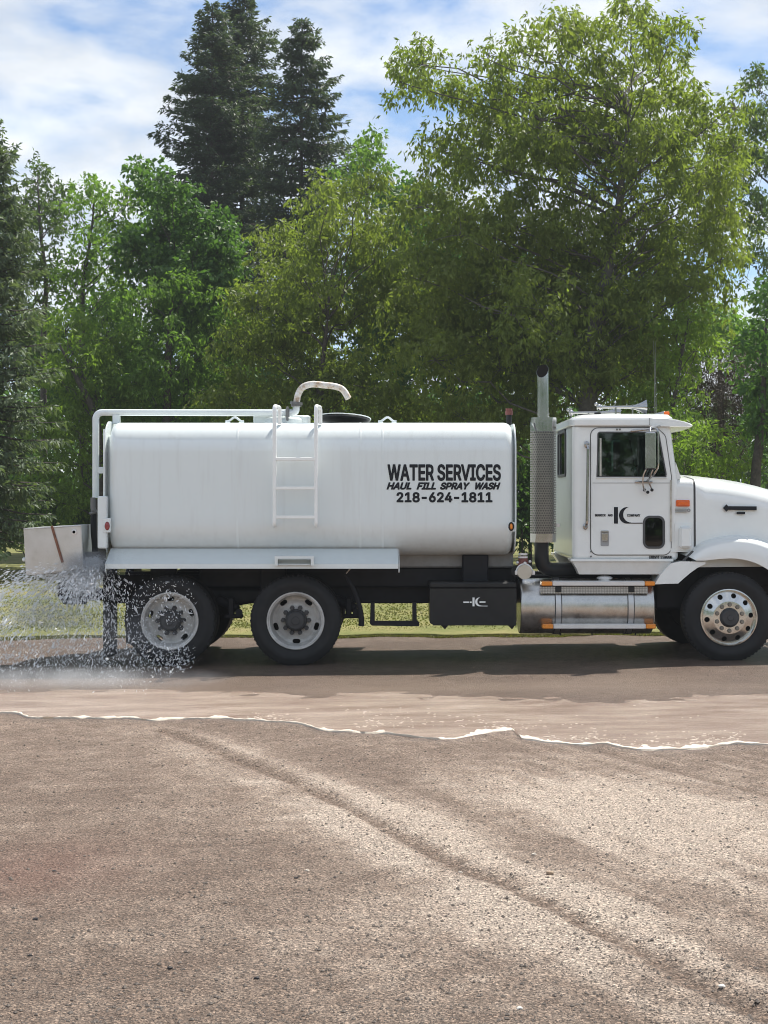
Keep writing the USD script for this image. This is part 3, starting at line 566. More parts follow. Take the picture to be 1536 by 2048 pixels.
T_('mud_flap', cbox(X(209, 18.1), X(226, 18.1), M_(18.5), M_(17.86), Z(1312, 18.1), Z(1140, 18.1), .006), 'rubber')

# --- wheels
def tyre_mesh(cx, cy, cz, R, s, width=.275):
    w = width; k = R / .525
    prof = [(.32, .035), (.335, .012), (.36, .008), (.40, -.012), (.44, -.014), (.462, -.006), (.468, -.001), (.50, .012), (.516, .026), (.525, .045)]
    for g in (.085, .137, .19): prof += [(.525, g - .008), (.512, g - .006), (.512, g + .006), (.525, g + .008)]
    prof += [(r, w - o) for r, o in [(.525, .045), (.516, .026), (.50, .012), (.44, -.014), (.40, -.012), (.335, .012), (.32, .035)]]
    n = 120; m = lathe([(r * k, o) for r, o in prof], (cx, cy, cz), n, 'y', s)
    return m
def lugs(cx, cy, cz, R, s, n=58):                      # shoulder blocks of the tread
    out = []
    for a in np.arange(n) * 2 * np.pi / n:
        b = cbox(-.019, .019, 0, .05, -.010, .010, .003); b.vertices = b.vertices * [1, s, 1]
        ca, sa = math.cos(a), math.sin(a); t = np.array([-sa, 0, ca]); rr = np.array([ca, 0, sa]); v = b.vertices
        b.vertices = np.array([cx, cy + s * .022, cz]) + (R - .004) * rr + v[:, :1] * t * .62 + v[:, 1:2] * np.array([0, 1, 0]) + v[:, 2:] * rr * .8
        if b.volume < 0: b.invert()
        out.append(b)
    return cat(*out)
def rear_wheel(u, Yf, s, cz, label, spin=0.0, rr=.525):
    cx = X(u, 17.8); W = group_part('rear_wheel', TR); tag(stage.GetPrimAtPath(W), label)
    T_('tyre', cat(tyre_mesh(cx, Yf, cz, rr, s), lugs(cx, Yf, cz, rr, s)), 'rubber', W, smooth=30)
    T_('inner_tyre', tyre_mesh(cx, Yf + s * .325, cz, rr, s), 'rubber', W, smooth=30)
    prof = [(.335, .02), (.335, .005), (.328, -.002), (.318, .0), (.312, .012), (.304, .016), (.298, .022), (.294, .06), (.286, .115), (.27, .145), (.24, .155), (.20, .135), (.165, .12), (.10, .12), (.10, .14), (.165, .14), (.20, .155), (.24, .175), (.285, .17), (.31, .14), (.318, .06)]
    m = man(lathe(prof, (cx, Yf, cz), 96, 'y', s))
    for k in range(5):
        a = spin + k * 2 * math.pi / 5; c = np.array([cx + .248 * math.cos(a), Yf, cz + .248 * math.sin(a)]); t = np.array([-math.sin(a), 0, math.cos(a)]) * .020
        h = hull(np.vstack([cyl(c + t * q + [0, s * .05, 0], c + t * q + [0, s * .3, 0], .026, n=20).vertices for q in (-1, 1)])); m = m - man(h)
    T_('rim', tri(m), 'rim_paint', W, smooth=30)
    hub = cat(lathe([(0, .0), (.09, .0), (.105, .012), (.112, .05), (.125, .06), (.13, .13), (0, .13)], (cx, Yf, cz), 40, 'y', s), lathe([(.0, -.006), (.045, -.006), (.052, .004), (.0, .004)], (cx, Yf, cz), 24, 'y', s))
    T_('hub', hub, 'hub_metal', W, smooth=30)
    for k in range(10):
        a = spin + .3 + k * 2 * math.pi / 10; c = np.array([cx + .150 * math.cos(a), Yf, cz + .150 * math.sin(a)])
        T_('lug_nut', cyl(c + [0, s * .055, 0], c + [0, s * .125, 0], .026, .030, n=6), 'hub_metal', W)
    T_('drum', lathe([(0, .19), (.21, .19), (.22, .21), (.22, .42), (0, .42)], (cx, Yf, cz), 40, 'y', s), 'chassis_paint', W)
rear_wheel(339, 17.80, 1, .505, 'rear wheel in the spray', .35); rear_wheel(591, 17.80, 1, .508, 'rear wheel clear of the spray', .95)
rear_wheel(339, M_(17.80), -1, .505, 'far side rear wheel', .1); rear_wheel(591, M_(17.80), -1, .508, 'far side rear wheel', .7)
def front_wheel(u, Yf, s, cz, label, spin, rr=.520):
    cx = X(u, 17.84); W = group_part('front_wheel', TR); tag(stage.GetPrimAtPath(W), label)
    T_('tyre', cat(tyre_mesh(cx, Yf, cz, rr, s, .30), lugs(cx, Yf, cz, rr, s, 64)), 'rubber', W, smooth=30)
    prof = [(.336, .03), (.336, .008), (.330, -.002), (.318, -.004), (.312, .006), (.306, .020), (.300, .026), (.245, .0), (.195, -.022), (.185, -.026), (.110, -.026), (.110, .0), (.185, .0), (.245, .028), (.30, .06), (.322, .08)]
    m = man(lathe(prof, (cx, Yf, cz), 110, 'y', s))
    for k in range(10):
        a = spin + k * 2 * math.pi / 10; c = np.array([cx + .255 * math.cos(a), Yf, cz + .255 * math.sin(a)])
        m = m - man(cyl(c + [0, -s * .1, 0], c + [0, s * .2, 0], .030, n=24))
    T_('rim', tri(m), 'polished_alloy', W, smooth=28)
    T_('hub', cat(lathe([(0, -.075), (.085, -.075), (.10, -.062), (.114, -.03), (.116, .05), (0, .05)], (cx, Yf, cz), 48, 'y', s), lathe([(0, -.083), (.03, -.083), (.036, -.07), (0, -.07)], (cx, Yf, cz), 24, 'y', s)), 'hub_metal', W, smooth=30)
    for k in range(10):
        a = spin + .2 + k * 2 * math.pi / 10; c = np.array([cx + .152 * math.cos(a), Yf, cz + .152 * math.sin(a)])
        T_('lug_nut', cat(cyl(c + [0, -s * .052, 0], c + [0, -s * .026, 0], .019, .021, n=6), cyl(c + [0, -s * .032, 0], c + [0, -s * .025, 0], .026, n=14)), 'nut_metal', W)
    T_('brake_drum', lathe([(0, .10), (.30, .10), (.30, .28), (0, .28)], (cx, Yf, cz), 40, 'y', s), 'chassis_paint', W)
front_wheel(1458, 17.84, 1, .545, 'polished front wheel', .1); front_wheel(1458, M_(17.84), -1, .545, 'far side front wheel', .4)
T_('front_axle', cbox(X(1445, 17.84), X(1471, 17.84), 18.1, M_(18.1), .42, .55, .02), 'chassis_paint')

# --- spray box and pump at the tail
by0, by1 = 17.9, 18.72
fr = [(47, 1056.5), (162, 1050), (166, 1139), (52, 1151)]
pts = [P(u, v, by0) for u, v in fr]
bx_ = hull(np.vstack([np.array(pts), np.array(pts) + [0, by1 - by0, 0]]))
SB = T_('spray_box', bx_, 'stainless', label='stainless steel box on the tail of the truck', smooth=False)
T_('box_strap', bar(P(103.5, 1052, by0 - .008), P(125, 1125, by0 - .008), .030, .014), 'rust', SB, label='rusty brown strap across the steel box')
T_('box_seam', cat(bar(P(49, 1058, by0), P(162, 1051.5, by0), .012, .012), bar(P(53, 1147, by0), P(166, 1137, by0), .02, .012), bar(P(162, 1051, by0), P(166, 1139, by0), .012, .012)), 'stainless', SB)
T_('box_grommet', lathe([(.018, -.015), (.032, -.012), (.036, .004), (.018, .004)], P(148, 1064, by0), 24, 'y'), 'step_metal', SB)
T_('grommet_hole', cyl(P(148, 1064, by0 - .003), P(148, 1064, by0 + .01), .018), 'soot', SB)
T_('box_latch', sphere(P(48.5, 1119, by0 + .05), .025, 2), 'white_paint', SB)
T_('box_mount', cat(cbox(X(120, 18.5), X(226, 18.5), 18.45, 18.6, .70, .84, .01), cbox(X(160, 18.5), X(186, 18.5), 18.3, 18.7, .72, .95, .01)), 'chassis_paint')
T_('pump', cat(cyl(P(128, 1180, 18.25), P(172, 1180, 18.25), .17, n=28), cyl(P(118, 1180, 18.25), P(130, 1180, 18.25), .10, n=20), sphere(P(150, 1172, 18.2), .12, 2)), 'chassis_paint')
T_('spray_nozzle', cat(cyl(P(184, 1108, 18.15), P(184, 1125, 18.15), .075, .085, n=20), cyl(P(184, 1104, 18.15), P(184, 1109, 18.15), .095, n=20), cyl(P(184, 1120, 18.15), P(215, 1135, 18.4), .05, n=12)), 'cast_iron')
T_('drain_valve', cat(cyl(P(186, 995, 18.3), P(186, 1018, 18.3), .03, n=12), cyl(P(180, 1028, 18.3), P(194, 1022, 18.3), .022, n=10), sphere(P(187, 1020, 18.3), .034, 1)), 'cast_iron')
T_('drain_hose', tube(smooth_path([P(187, 1020, 18.4), P(187, 1060, 18.4), P(190, 1100, 18.3), P(186, 1112, 18.2)], 5), .035, 10), 'rubber')
# --- cab
YS = 18.0; CR = .07
def sym(pts_px, Y, r):                                 # rounded hull of near and far copies of pixel points
    pts = []
    for u, v in pts_px: p = P(u, v, Y); pts += [p, [p[0], M_(Y), p[2]]]
    return round_hull(pts, r, 2)
k = CR * F / YS
outer = sym([(1144 + k, 846 + k), (1341 - k, 846 + k), (1356 - k, 962 + k), (1356 - k, 1122 - k), (1144 + k, 1122 - k)], YS + CR, CR)
k2 = k + 8
inner = sym([(1144 + k2, 846 + k2), (1341 - k2, 846 + k2), (1356 - k2, 962 + k2), (1356 - k2, 1122 - k2), (1144 + k2, 1122 - k2)], YS + CR + .045, CR)
DOOR = pixpoly([(1182, 857), (1313, 856), (1330, 872), (1342, 955), (1341, 1109), (1182, 1109)], YS, .085)
WIN = pixpoly([(1195, 864), (1317, 864), (1333.5, 954), (1194, 954)], YS, .03).union(pixpoly([(1194, 930), (1300, 930), (1333.5, 954), (1193, 954)], YS, .004))
WIN2 = pixpoly([(1286, 1032), (1329, 1032), (1329, 1097), (1286, 1097)], YS, .075)
body = man(outer) - man(inner) - man(xz(DOOR.buffer(-.03), 17.5, 20.6))
rw = Polygon([(18.66, 2.215), (19.44, 2.215), (19.44, 2.735), (18.66, 2.735)]).buffer(-.05).buffer(.05)
body = body - man(yz(rw, X(1130, YS), X(1165, YS)))
ws = Polygon([(18.14, Z(948, 18)), (19.96, Z(948, 18)), (19.90, Z(866, 18)), (18.20, Z(866, 18))]).buffer(-.06).buffer(.06)
body = body - man(yz(ws, X(1325, YS), X(1375, YS)))
CAB = T_('cab', tri(body), 'cab_paint', smooth=38)
T_('rear_window', yz(rw.buffer(.01), X(1147, YS), X(1148.2, YS)), 'dark_glass', CAB)
T_('rear_window_seal', yz(rw.buffer(.028).difference(rw.buffer(-.008)), X(1142.6, YS), X(1146, YS)), 'seal_rubber', CAB)
wv = [P(1348, 948, 18.0)[0] - .02, P(1336, 866, 18.0)[0] - .02]
T_('windshield', hull([[wv[0], 18.16, Z(948, 18)], [wv[0], 19.94, Z(948, 18)], [wv[1], 19.9, Z(866, 18)], [wv[1], 18.2, Z(866, 18)], [wv[0] + .006, 18.16, Z(948, 18)], [wv[0] + .006, 19.94, Z(948, 18)], [wv[1] + .006, 19.9, Z(866, 18)], [wv[1] + .006, 18.2, Z(866, 18)]]), 'glass', CAB)
for far in (0, 1):
    yf = (lambda y: M_(y)) if far else (lambda y: y)
    D = T_('door', cat(xz(DOOR.difference(WIN).difference(WIN2), yf(17.990), yf(18.03))), 'cab_paint', smooth=20)
    T_('door_gap', xz(DOOR.buffer(.011).difference(DOOR.buffer(.003)), yf(17.996), yf(18.012)), 'seal_rubber', D)
    T_('door_window', xz(WIN.buffer(.006), yf(18.008), yf(18.013)), 'glass', D)
    T_('window_seal', xz(WIN.buffer(.004).difference(WIN.buffer(-.010)), yf(17.986), yf(18.006)), 'seal_rubber', D)
    T_('window_post', xz(pixpoly([(1199.5, 876), (1203, 876), (1203, 953), (1199.5, 953)], YS), yf(18.002), yf(18.018)), 'aluminium', D)
    T_('peep_window', xz(WIN2.buffer(.004), yf(18.004), yf(18.010)), 'dark_glass', D)
    T_('peep_seal', xz(WIN2.buffer(.003).difference(WIN2.buffer(-.022)), yf(17.984), yf(18.006)), 'seal_rubber', D)
    T_('peep_liner', xz(WIN2, yf(18.02), yf(18.03)), 'dark_interior', D)
    T_('belt_crease', xz(pixpoly([(1185, 965.4), (1340, 965.4), (1340, 966.6), (1185, 966.6)], YS), yf(17.9882), yf(17.995)), 'grey_line', D)
    T_('window_ledge', cbox(X(1192, YS), X(1334, YS), *sorted((yf(17.982), yf(18.0))), Z(957, YS), Z(954.6, YS), .003), 'cab_paint', D)
    T_('handle_recess', xz(pixpoly([(1201, 1061), (1217.5, 1061), (1217.5, 1092), (1201, 1092)], YS, .012), yf(17.986), yf(17.996)), 'grey_line', D)
    T_('door_handle', cat(cbox(X(1203, YS), X(1216, YS), *sorted((yf(17.972), yf(17.988))), Z(1082, YS), Z(1066, YS), .006), cbox(X(1202.5, YS), X(1216.5, YS), *sorted((yf(17.976), yf(17.988))), Z(1065, YS), Z(1062, YS), .003)), 'chrome', D)
    T_('hinge_strip', cbox(X(1339.5, YS), X(1343, YS), *sorted((yf(17.978), yf(17.995))), Z(1083, YS), Z(960, YS), .003), 'aluminium', D)
    GH = T_('grab_handle', cat(tube(fillet([P(1172.5, 886, yf(17.995)) if not far else [X(1172.5, YS), yf(17.995), Z(886, YS)], [X(1174.6, YS), yf(17.93), Z(894, YS)], [X(1172.5, YS), yf(17.93), Z(1047, YS)], [X(1170, YS), yf(17.995), Z(1056, YS)]], .03), .017, 10), sphere([X(1173, YS), yf(17.985), Z(889, YS)], .03, 2, (1, .5, 1.4)), sphere([X(1170.5, YS), yf(17.985), Z(1053, YS)], .03, 2, (1, .5, 1.3))), 'chrome', TR)
    # mirror
    my = yf(17.74); tY = 17.74
    MH = T_('mirror', cbox(X(1290, tY), X(1311.5, tY), my - .03, my + .03, Z(939, tY), Z(864, tY), .015), 'chrome')
    def mp(u, v, y): return [X(u, y), yf(y), Z(v, y)]
    T_('mirror_arm', cat(tube(fillet([mp(1262, 862, 17.98), mp(1295, 859, 17.9), mp(1316, 856, 17.76), mp(1316.5, 935, 17.76), mp(1307, 950, 17.8), mp(1294, 962, 17.98)], .05), .012, 8), tube([mp(1300, 865, 17.74), mp(1301, 855, 17.8), mp(1320, 852, 17.97)], .010, 8)), 'chrome', MH)
    T_('mirror_bracket', cat(tube(smooth_path([mp(1292, 939, 17.76), mp(1287, 950, 17.78), mp(1285.5, 965, 17.8), mp(1288, 978, 17.84), mp(1292, 983, 17.9)], 4), .009, 8), tube(smooth_path([mp(1306, 939, 17.76), mp(1301, 952, 17.8), mp(1297, 962, 17.86), mp(1301, 972, 17.9), mp(1304, 981, 17.95)], 4), .009, 8), cyl(mp(1270, 964, 17.975), mp(1305, 964, 17.975), .013, n=8)), 'chrome', MH)
    for u, v in ((1289, 980), (1295.5, 984.5), (1304, 980)): T_('mirror_bolt', sphere(mp(u, v, 17.93), .020, 1), 'black_paint', MH)
    [T_('bolt_head', sphere(mp(u, v, 17.985), .011, 1), 'cast_iron', CAB) for u, v in ((1302, 847), (1326, 847), (1182, 1103), (1182, 1113), (1234, 859), (1240, 859))]
    # cowl side: turn signal, small emblem, box
    cy = 18.01
    T_('turn_signal', cat(cbox(X(1352, cy), X(1379, cy), *sorted((yf(17.985), yf(18.04))), Z(1013, cy), Z(1000, cy), .008), cbox(X(1355, cy), X(1376, cy), *sorted((yf(17.975), yf(18.0))), Z(1010.5, cy), Z(1002.5, cy), .004)), 'orange_lens', label='orange turn signal on the cowl')
    T_('cowl_emblem', cat(xz(Point(X(1377, cy), Z(1020.5, cy)).buffer(.021).difference(Point(X(1377, cy), Z(1021, cy)).buffer(.008)), yf(17.993), yf(18.004)), *[xz(pixpoly([(1350, v), (1373, v), (1373, v + 1.1), (1350, v + 1.1)], cy), yf(17.993), yf(18.004)) for v in (1017.5, 1020.5, 1023.5)]), 'grey_line')
    BX = T_('filter_box', cbox(X(1357, cy), X(1381, cy), *sorted((yf(17.93), yf(18.05))), Z(1096, cy), Z(1053, cy), .025), 'cab_paint', label='small white box on the cowl below the turn signal')
    T_('filter_frame', xz(pixpoly([(1349, 1047), (1384, 1047), (1384, 1101), (1349, 1101)], cy, .01), yf(17.994), yf(18.02)), 'cab_paint', BX)
    T_('cab_sill', xz(pixpoly([(1141, 1118), (1347, 1118), (1322, 1148.5), (1158, 1148.5), (1153, 1137)], YS), yf(17.985), yf(18.32)), 'sill_paint')
    T_('sill_lip', cbox(X(1141, YS), X(1346, YS), *sorted((yf(17.972), yf(18.0))), Z(1123, YS), Z(1117.5, YS), .005), 'cab_paint')
    # front fender
    tri_o = [(1376, 1112), (1392, 1098), (1415, 1085), (1445, 1077), (1480, 1075), (1515, 1080), (1550, 1093), (1585, 1115), (1610, 1145), (1625, 1185)]
    tri_i = [(1393, 1121.5), (1410, 1121), (1428, 1119), (1446, 1117.5), (1468, 1117), (1495, 1121), (1520, 1130), (1545, 1146), (1565, 1168), (1575, 1195)]
    O, I = smooth_path([np.r_[p, 0] for p in tri_o], 6)[:, :2], smooth_path([np.r_[p, 0] for p in tri_i], 6)[:, :2]
    rings = []
    for (ou, ov), (iu, iv) in zip(O, I):
        o, n_ = np.array([X(ou, 17.86), Z(ov, 17.86)]), np.array([X(iu, 17.86), Z(iv, 17.86)])
        d = (o - n_); L = np.linalg.norm(d); d /= L
        pr_ = [(18.62, .07), (18.35, .055), (18.12, .03), (17.98, 0.0), (17.905, -.03), (17.87, -.075), (17.862, -L * .75), (17.868, -L), (17.885, -L), (17.885, -.085), (17.99, -.03), (18.62, .03)]
        rings.append(np.array([[o[0] + d[0] * q, yf(y), o[1] + d[1] * q] for y, q in pr_]))
    FD = T_('fender', loft(rings), 'cab_paint', smooth=50)
    T_('fender_flap', xz(pixpoly([(1361, 1122.5), (1411, 1123.5), (1410, 1128), (1394, 1136), (1380, 1146), (1367, 1157), (1356, 1167), (1309, 1168.5), (1321, 1149), (1341, 1127)], 17.9), yf(17.89), yf(18.35)), 'cab_paint', label='white lower rear piece of the front fender')
    T_('fender_seal', bar(mp(1386, 1102, 17.95), mp(1322, 1166, 17.95), .022, .05), 'seal_rubber')
# print on the door (near side)
dy = 17.9898
T_('lettering', lettering('USDOT 118558', 1298, 1343.5, 1111.5, 1119, 17.9992, heavy=.25), 'black_print', CAB, label='small black lettering below the door')
DR = '/World/water_truck/door'
T_('lettering', cat(lettering('BERRICK', 1190, 1211.5, 1028, 1033, dy, heavy=.22), lettering('AND', 1215.5, 1225.5, 1028, 1033, dy, heavy=.22), lettering('COMPANY', 1254, 1280.5, 1028, 1033.5, dy, heavy=.22)), 'black_print', DR, label='small black company lettering on the door')
T_('logo', kc_logo(1228, 1047.3, 33.2, dy), 'black_print', DR, label='black bar and crescent emblem on the door')
# roof
rz0, rz1, rz2 = Z(851.5, 17.98), Z(837, 17.98), 2.935
def roofring(z, ins, xa=X(1141, 17.98), xb=X(1345, 17.98)):
    y0, y1 = 17.965 + ins, M_(17.965 + ins); a, b = xa + ins, xb - ins * .3; c = .13
    return [[a + c, y0, z], [a + c * .35, y0 + c * .2, z], [a, y0 + c, z], [a, y1 - c, z], [a + c * .35, y1 - c * .2, z], [a + c, y1, z], [b, y1, z], [b, y0, z]]
T_('roof', hull(np.array(roofring(rz0, .006) + roofring(rz0 + .012, 0) + roofring(rz1 - .012, .0) + roofring(rz1 + .006, .012) + roofring(rz1 + .05, .12) + roofring(rz2, .40))), 'cab_paint', smooth=25)
T_('roof_seam', hull(np.array(roofring(rz0 - .006, .012) + roofring(rz0 - .001, .012))), 'grey_line')
vp = pixpoly([(1299, 836), (1330, 836.5), (1352, 839.5), (1370, 843.5), (1381, 847.5), (1385.5, 851), (1383, 854), (1345, 854), (1299, 853)], 17.98)
rings = []
for y, dx, g in ((17.962, 0, -.012), (17.975, 0, 0), (18.3, .03, .004), (19.05, .05, .010), (19.8, .03, .004), (20.125, 0, 0), (20.138, 0, -.012)):
    q = np.array(vp.exterior.coords)[:-1]; c_ = q.mean(0); q = c_ + (q - c_) * (1 + g / .05 * .5); rings.append(np.array([[x + dx * np.clip((x - X(1345, 17.98)) / .23, 0, 1), y, z] for x, z in q]))
T_('sun_visor', loft(rings), 'cab_paint', smooth=40)
T_('roof_seam', cbox(X(1298, 17.98), X(1299.2, 17.98), 17.962, 17.975, Z(850, 17.97), Z(836, 17.97), .0005), 'grey_line')
# horns, lamps, antennas
def horn(u0, u1, v, Y, r0, bell, name='air_horn'):
    p0, p1 = P(u0, v, Y), P(u1, v, Y); L = p1[0] - p0[0]; t = np.linspace(0, 1, 18)
    rr = r0 + (bell - r0) * np.clip((t - .55) / .45, 0, 1) ** 2.6 + .008 * t
    path = np.stack([p0[0] + L * t, np.full(18, Y), np.full(18, p0[2])], 1)
    h = T_(name, cat(tube(path, rr, 18, False), sphere(p0, .040, 2, (.8, 1, 1)), sphere(p0 + [-.035, 0, .035], .022, 1), cyl(p0, p0 - [0, 0, .10], .016, n=8)), 'chrome')
    T_('horn_foot', cat(cbox(p0[0] + L * .34, p0[0] + L * .37, Y - .02, Y + .02, p0[2] - .12, p0[2], .004), cbox(p0[0] + L * .70, p0[0] + L * .73, Y - .02, Y + .02, p0[2] - .12, p0[2] + .03, .004)), 'chrome', h)
    T_('horn_mouth', cyl(p1 - [.05, 0, 0], p1 - [.045, 0, 0], bell * .55, n=18), 'soot', h)
horn(1198, 1292, 814.5, 18.45, .014, .085); horn(1142, 1240, 825.5, 18.75, .013, .075)
T_('horn_base', cbox(X(1189, 18.45), X(1201, 18.45), 18.40, 18.5, Z(828, 18.45), Z(825, 18.45), .004), 'black_paint')
for y in (18.35, 18.7, 19.05, 19.4, 19.75):
    L_ = T_('roof_lamp', round_hull([[X(1303, 18.35), y, Z(831, 18.35)], [X(1327, 18.35), y, Z(827, 18.35)]], [.012, .028], 1), 'chrome'); T_('lamp_lens', cbox(X(1327, 18.35), X(1338, 18.35), y - .035, y + .035, Z(832, 18.35), Z(823, 18.35), .01), 'orange_lens', L_)
for u0, u1, y in ((1312.5, 1310.5, 18.5), (1310, 1307.5, 19.7)):
    T_('antenna', tube([P(u0, 830, y), P((u0 + u1) / 2, 755, y), P(u1, 683, y)], [.0045, .0032, .002], 6), 'cast_iron')
# interior
T_('cab_floor', cbox(X(1152, YS), X(1346, YS), 18.12, M_(18.12), 1.24, 1.30, .01), 'dark_interior')
for y in (18.5, 19.6):
    ST = T_('cab_seat', cat(round_hull([(X(1180, 18.4), y - .2, 1.72), (X(1180, 18.4), y + .2, 1.72), (X(1235, 18.4), y - .2, 1.75), (X(1235, 18.4), y + .2, 1.75)], .08, 1), round_hull([(X(1176, 18.4), y - .2, 1.75), (X(1176, 18.4), y + .2, 1.75), (X(1166, 18.4), y - .17, 2.30), (X(1166, 18.4), y + .17, 2.30)], .07, 1), cbox(X(1180, 18.4), X(1228, 18.4), y - .2, y + .2, 1.30, 1.72)), 'seat_cloth')
T_('dashboard', cbox(X(1318, 18.3), X(1346, 18.3), 18.12, M_(18.12), 1.55, 2.20, .04), 'dark_interior')
sw = tube([(.22 * math.cos(a), .22 * math.sin(a), 0) for a in np.linspace(0, 2 * np.pi, 33)], .014, 8); sw.apply_transform(trimesh.transformations.rotation_matrix(math.radians(-38), [0, 1, 0])); sw.apply_translation([X(1290, 19.5), 19.55, 2.16])
T_('steering_wheel', cat(sw, cyl([X(1290, 19.5), 19.55, 2.16], [X(1318, 19.5), 19.55, 1.98], .03)), 'dark_interior')
T_('wiper_arm', cat(cyl(P(1268, 935, 18.6), P(1273, 953, 18.6), .010, n=6), cyl(P(1262, 937, 18.6), P(1275, 931, 18.6), .010, n=6)), 'chrome', label='small chrome lever seen through the door window')
# cowl and hood
def hood_ring(x, ztop, hw, zb, rc=.20, k=8, crown=.05):
    out = [[x, YC - hw - .02, zb], [x, YC - hw - .01, (zb + ztop) / 2]]
    for a in np.linspace(180, 90, k): out.append([x, YC - hw + rc + rc * math.cos(math.radians(a)), ztop - rc + rc * math.sin(math.radians(a))])
    out.append([x, YC - hw * .4, ztop + crown * .8]); out.append([x, YC, ztop + crown])
    near = out[:-1]; out += [[q[0], M_(q[1]), q[2]] for q in near[::-1]]
    return np.array(out)
cw = [(1340, 959, 1.035), (1350, 957.5, 1.035), (1362, 957, 1.03), (1384, 957.5, 1.02), (1387.5, 959, 1.01)]
T_('cowl', loft([hood_ring(X(u, 18.02), Z(v, 18.1), hw, Z(1104, 18.0), .11) for u, v, hw in cw]), 'cab_paint', smooth=45)
fl = [P(1353, 900, 18.06), P(1357, 930, 18.06), P(1361, 947, 18.06), P(1370, 956.5, 18.06), P(1352, 960, 18.06)]
T_('pillar_fillet', hull([[q[0], y, q[2]] for q in (P(1351.5, 925, 18.06), P(1355.5, 944, 18.06), P(1362, 956.5, 18.06), P(1348, 962, 18.06)) for y in (18.055, M_(18.055))]), 'cab_paint')
T_('hood_gap', loft([hood_ring(X(u, 18.02), Z(959, 18.1), 1.008, Z(1100, 18.0), .11) for u in (1386.5, 1390)]), 'seal_rubber')
hd = [(1389, 957.5, 1.015), (1410, 959.5, 1.005), (1440, 963, .985), (1470, 966.5, .96), (1500, 971.5, .93), (1536, 979.5, .89), (1570, 989, .85), (1605, 1003, .81), (1630, 1018, .79), (1640, 1030, .77)]
HD = T_('hood', loft([hood_ring(X(u, 18.1), Z(v, 18.2), hw, 1.12 if u < 1600 else .85, .24 if u > 1400 else .15, crown=.06) for u, v, hw in hd]), 'cab_paint', smooth=45)
he = 18.045
def hy(u): return YC - np.interp(u, [q[0] for q in hd], [q[2] for q in hd]) - .022
hp = lambda pts: xz(pixpoly(pts, he), hy(1485) , hy(1440) + .05)
em = cat(hull([P(u, v, y) for u, v in ((1446, 1016), (1453, 1008.5), (1459.5, 1016), (1453, 1023.5)) for y in (hy(1453) - .010, hy(1453) + .05)]), hull([P(u, v, hy(u) + o) for u, v in ((1457, 1012.2), (1513.5, 1012.6), (1513.5, 1020.3), (1457, 1019.8)) for o in (-.010, .05)]))
T_('hood_emblem', cat(em, hull([P(u, v, hy(u) + o) for u, v in ((1473.5, 1024), (1490, 1024), (1490, 1028.3), (1473.5, 1028.3)) for o in (-.006, .05)])), 'black_print', HD, label='black arrow emblem on the hood side')
T_('grille', cat(cbox(X(1640, 18.1), X(1646, 18.1), 18.45, M_(18.45), .95, 1.72, .02), *[cbox(X(1645, 18.1), X(1649, 18.1), 18.5, M_(18.5), z, z + .03, .005) for z in np.linspace(1.0, 1.66, 11)]), 'chrome')
for y in (18.22, M_(18.22)): T_('headlight', cbox(X(1628, 18.1), X(1645, 18.1), y - .13, y + .13, 1.02, 1.22, .03), 'glass')
T_('bumper', cbox(X(1640, 18.1), X(1672, 18.1), 17.9, M_(17.9), .42, .78, .04), 'chrome')
T_('engine', cat(cbox(X(1375, 18.6), X(1600, 18.6), 18.55, M_(18.55), .75, 1.3, .05), cbox(X(1310, 18.3), X(1400, 18.3), 18.3, M_(18.3), .60, 1.1, .03), cbox(X(1345, 18.3), X(1620, 18.3), 18.33, 18.36, .9, 1.5, .01), cbox(X(1345, 18.3), X(1620, 18.3), M_(18.36), M_(18.33), .9, 1.5, .01)), 'chassis_paint')
# --- exhaust stack
ex, eY, eR = X(1086.5, 18.16), 18.16, .154
def ring_wall(z0, z1, r, a0=0, a1=360, n=48):
    ang = np.radians(np.linspace(a0, a1, n)); return loft([np.stack([ex + r * np.cos(ang), eY + r * np.sin(ang), np.full(n, z)], 1) for z in (z0, z1)], caps=False, closed=False)
zA, zB, zC, zD = Z(834, 18.0), Z(862, 18.0), Z(1068, 18.0), Z(1085, 18.0)
EX = T_('exhaust_stack', lathe([(.066, 0), (.072, 0), (.072, zA + .02 - zD), (.066, zA + .02 - zD)], (ex, eY, zD), 32, 'z'), 'chrome', label='chrome exhaust stack with perforated heat shield')
v_, f_, c0 = [], [], 0
na, nz = 34, int((zB - zC) / .0285)
dz = (zB - zC) / nz; da = 2 * math.pi / na
for i in range(na):
    for j in range(nz):
        o = (j % 2) * .5
        A = lambda a, b: (ex + eR * math.cos((i + o + a) * da), eY + eR * math.sin((i + o + a) * da), zC + (j + b) * dz)
        cs = [A(0, 0), A(1, 0), A(1, 1), A(0, 1)]; h_ = .43
        ds = [A(.5, .5 - h_), A(.5 + h_, .5), A(.5, .5 + h_), A(.5 - h_, .5)]
        v_ += cs + ds
        for q in range(4): n2 = (q + 1) % 4; f_ += [[c0 + q, c0 + n2, c0 + 4 + q], [c0 + n2, c0 + 4 + n2, c0 + 4 + q]]
        c0 += 8
T_('heat_shield', (np.array(v_), np.array(f_)), 'shield_metal', EX, smooth=False)
T_('shield_band', ring_wall(zB, zA, eR, 175, 365), 'chrome', EX); T_('shield_band', ring_wall(zD, zC, eR, 150, 390), 'chrome', EX)
T_('muffler', cat(cyl([ex, eY, zD + .01], [ex, eY, zA - .06], .125, n=36), cyl([ex, eY, zA - .06], [ex, eY, zA], .125, .07, n=36)), 'hub_metal', EX)
r_, z0_, z1_ = .069, zA - .01, Z(742, 18.16); ang = np.linspace(0, 2 * np.pi, 32, endpoint=False); ux = X(1086, 18.16)
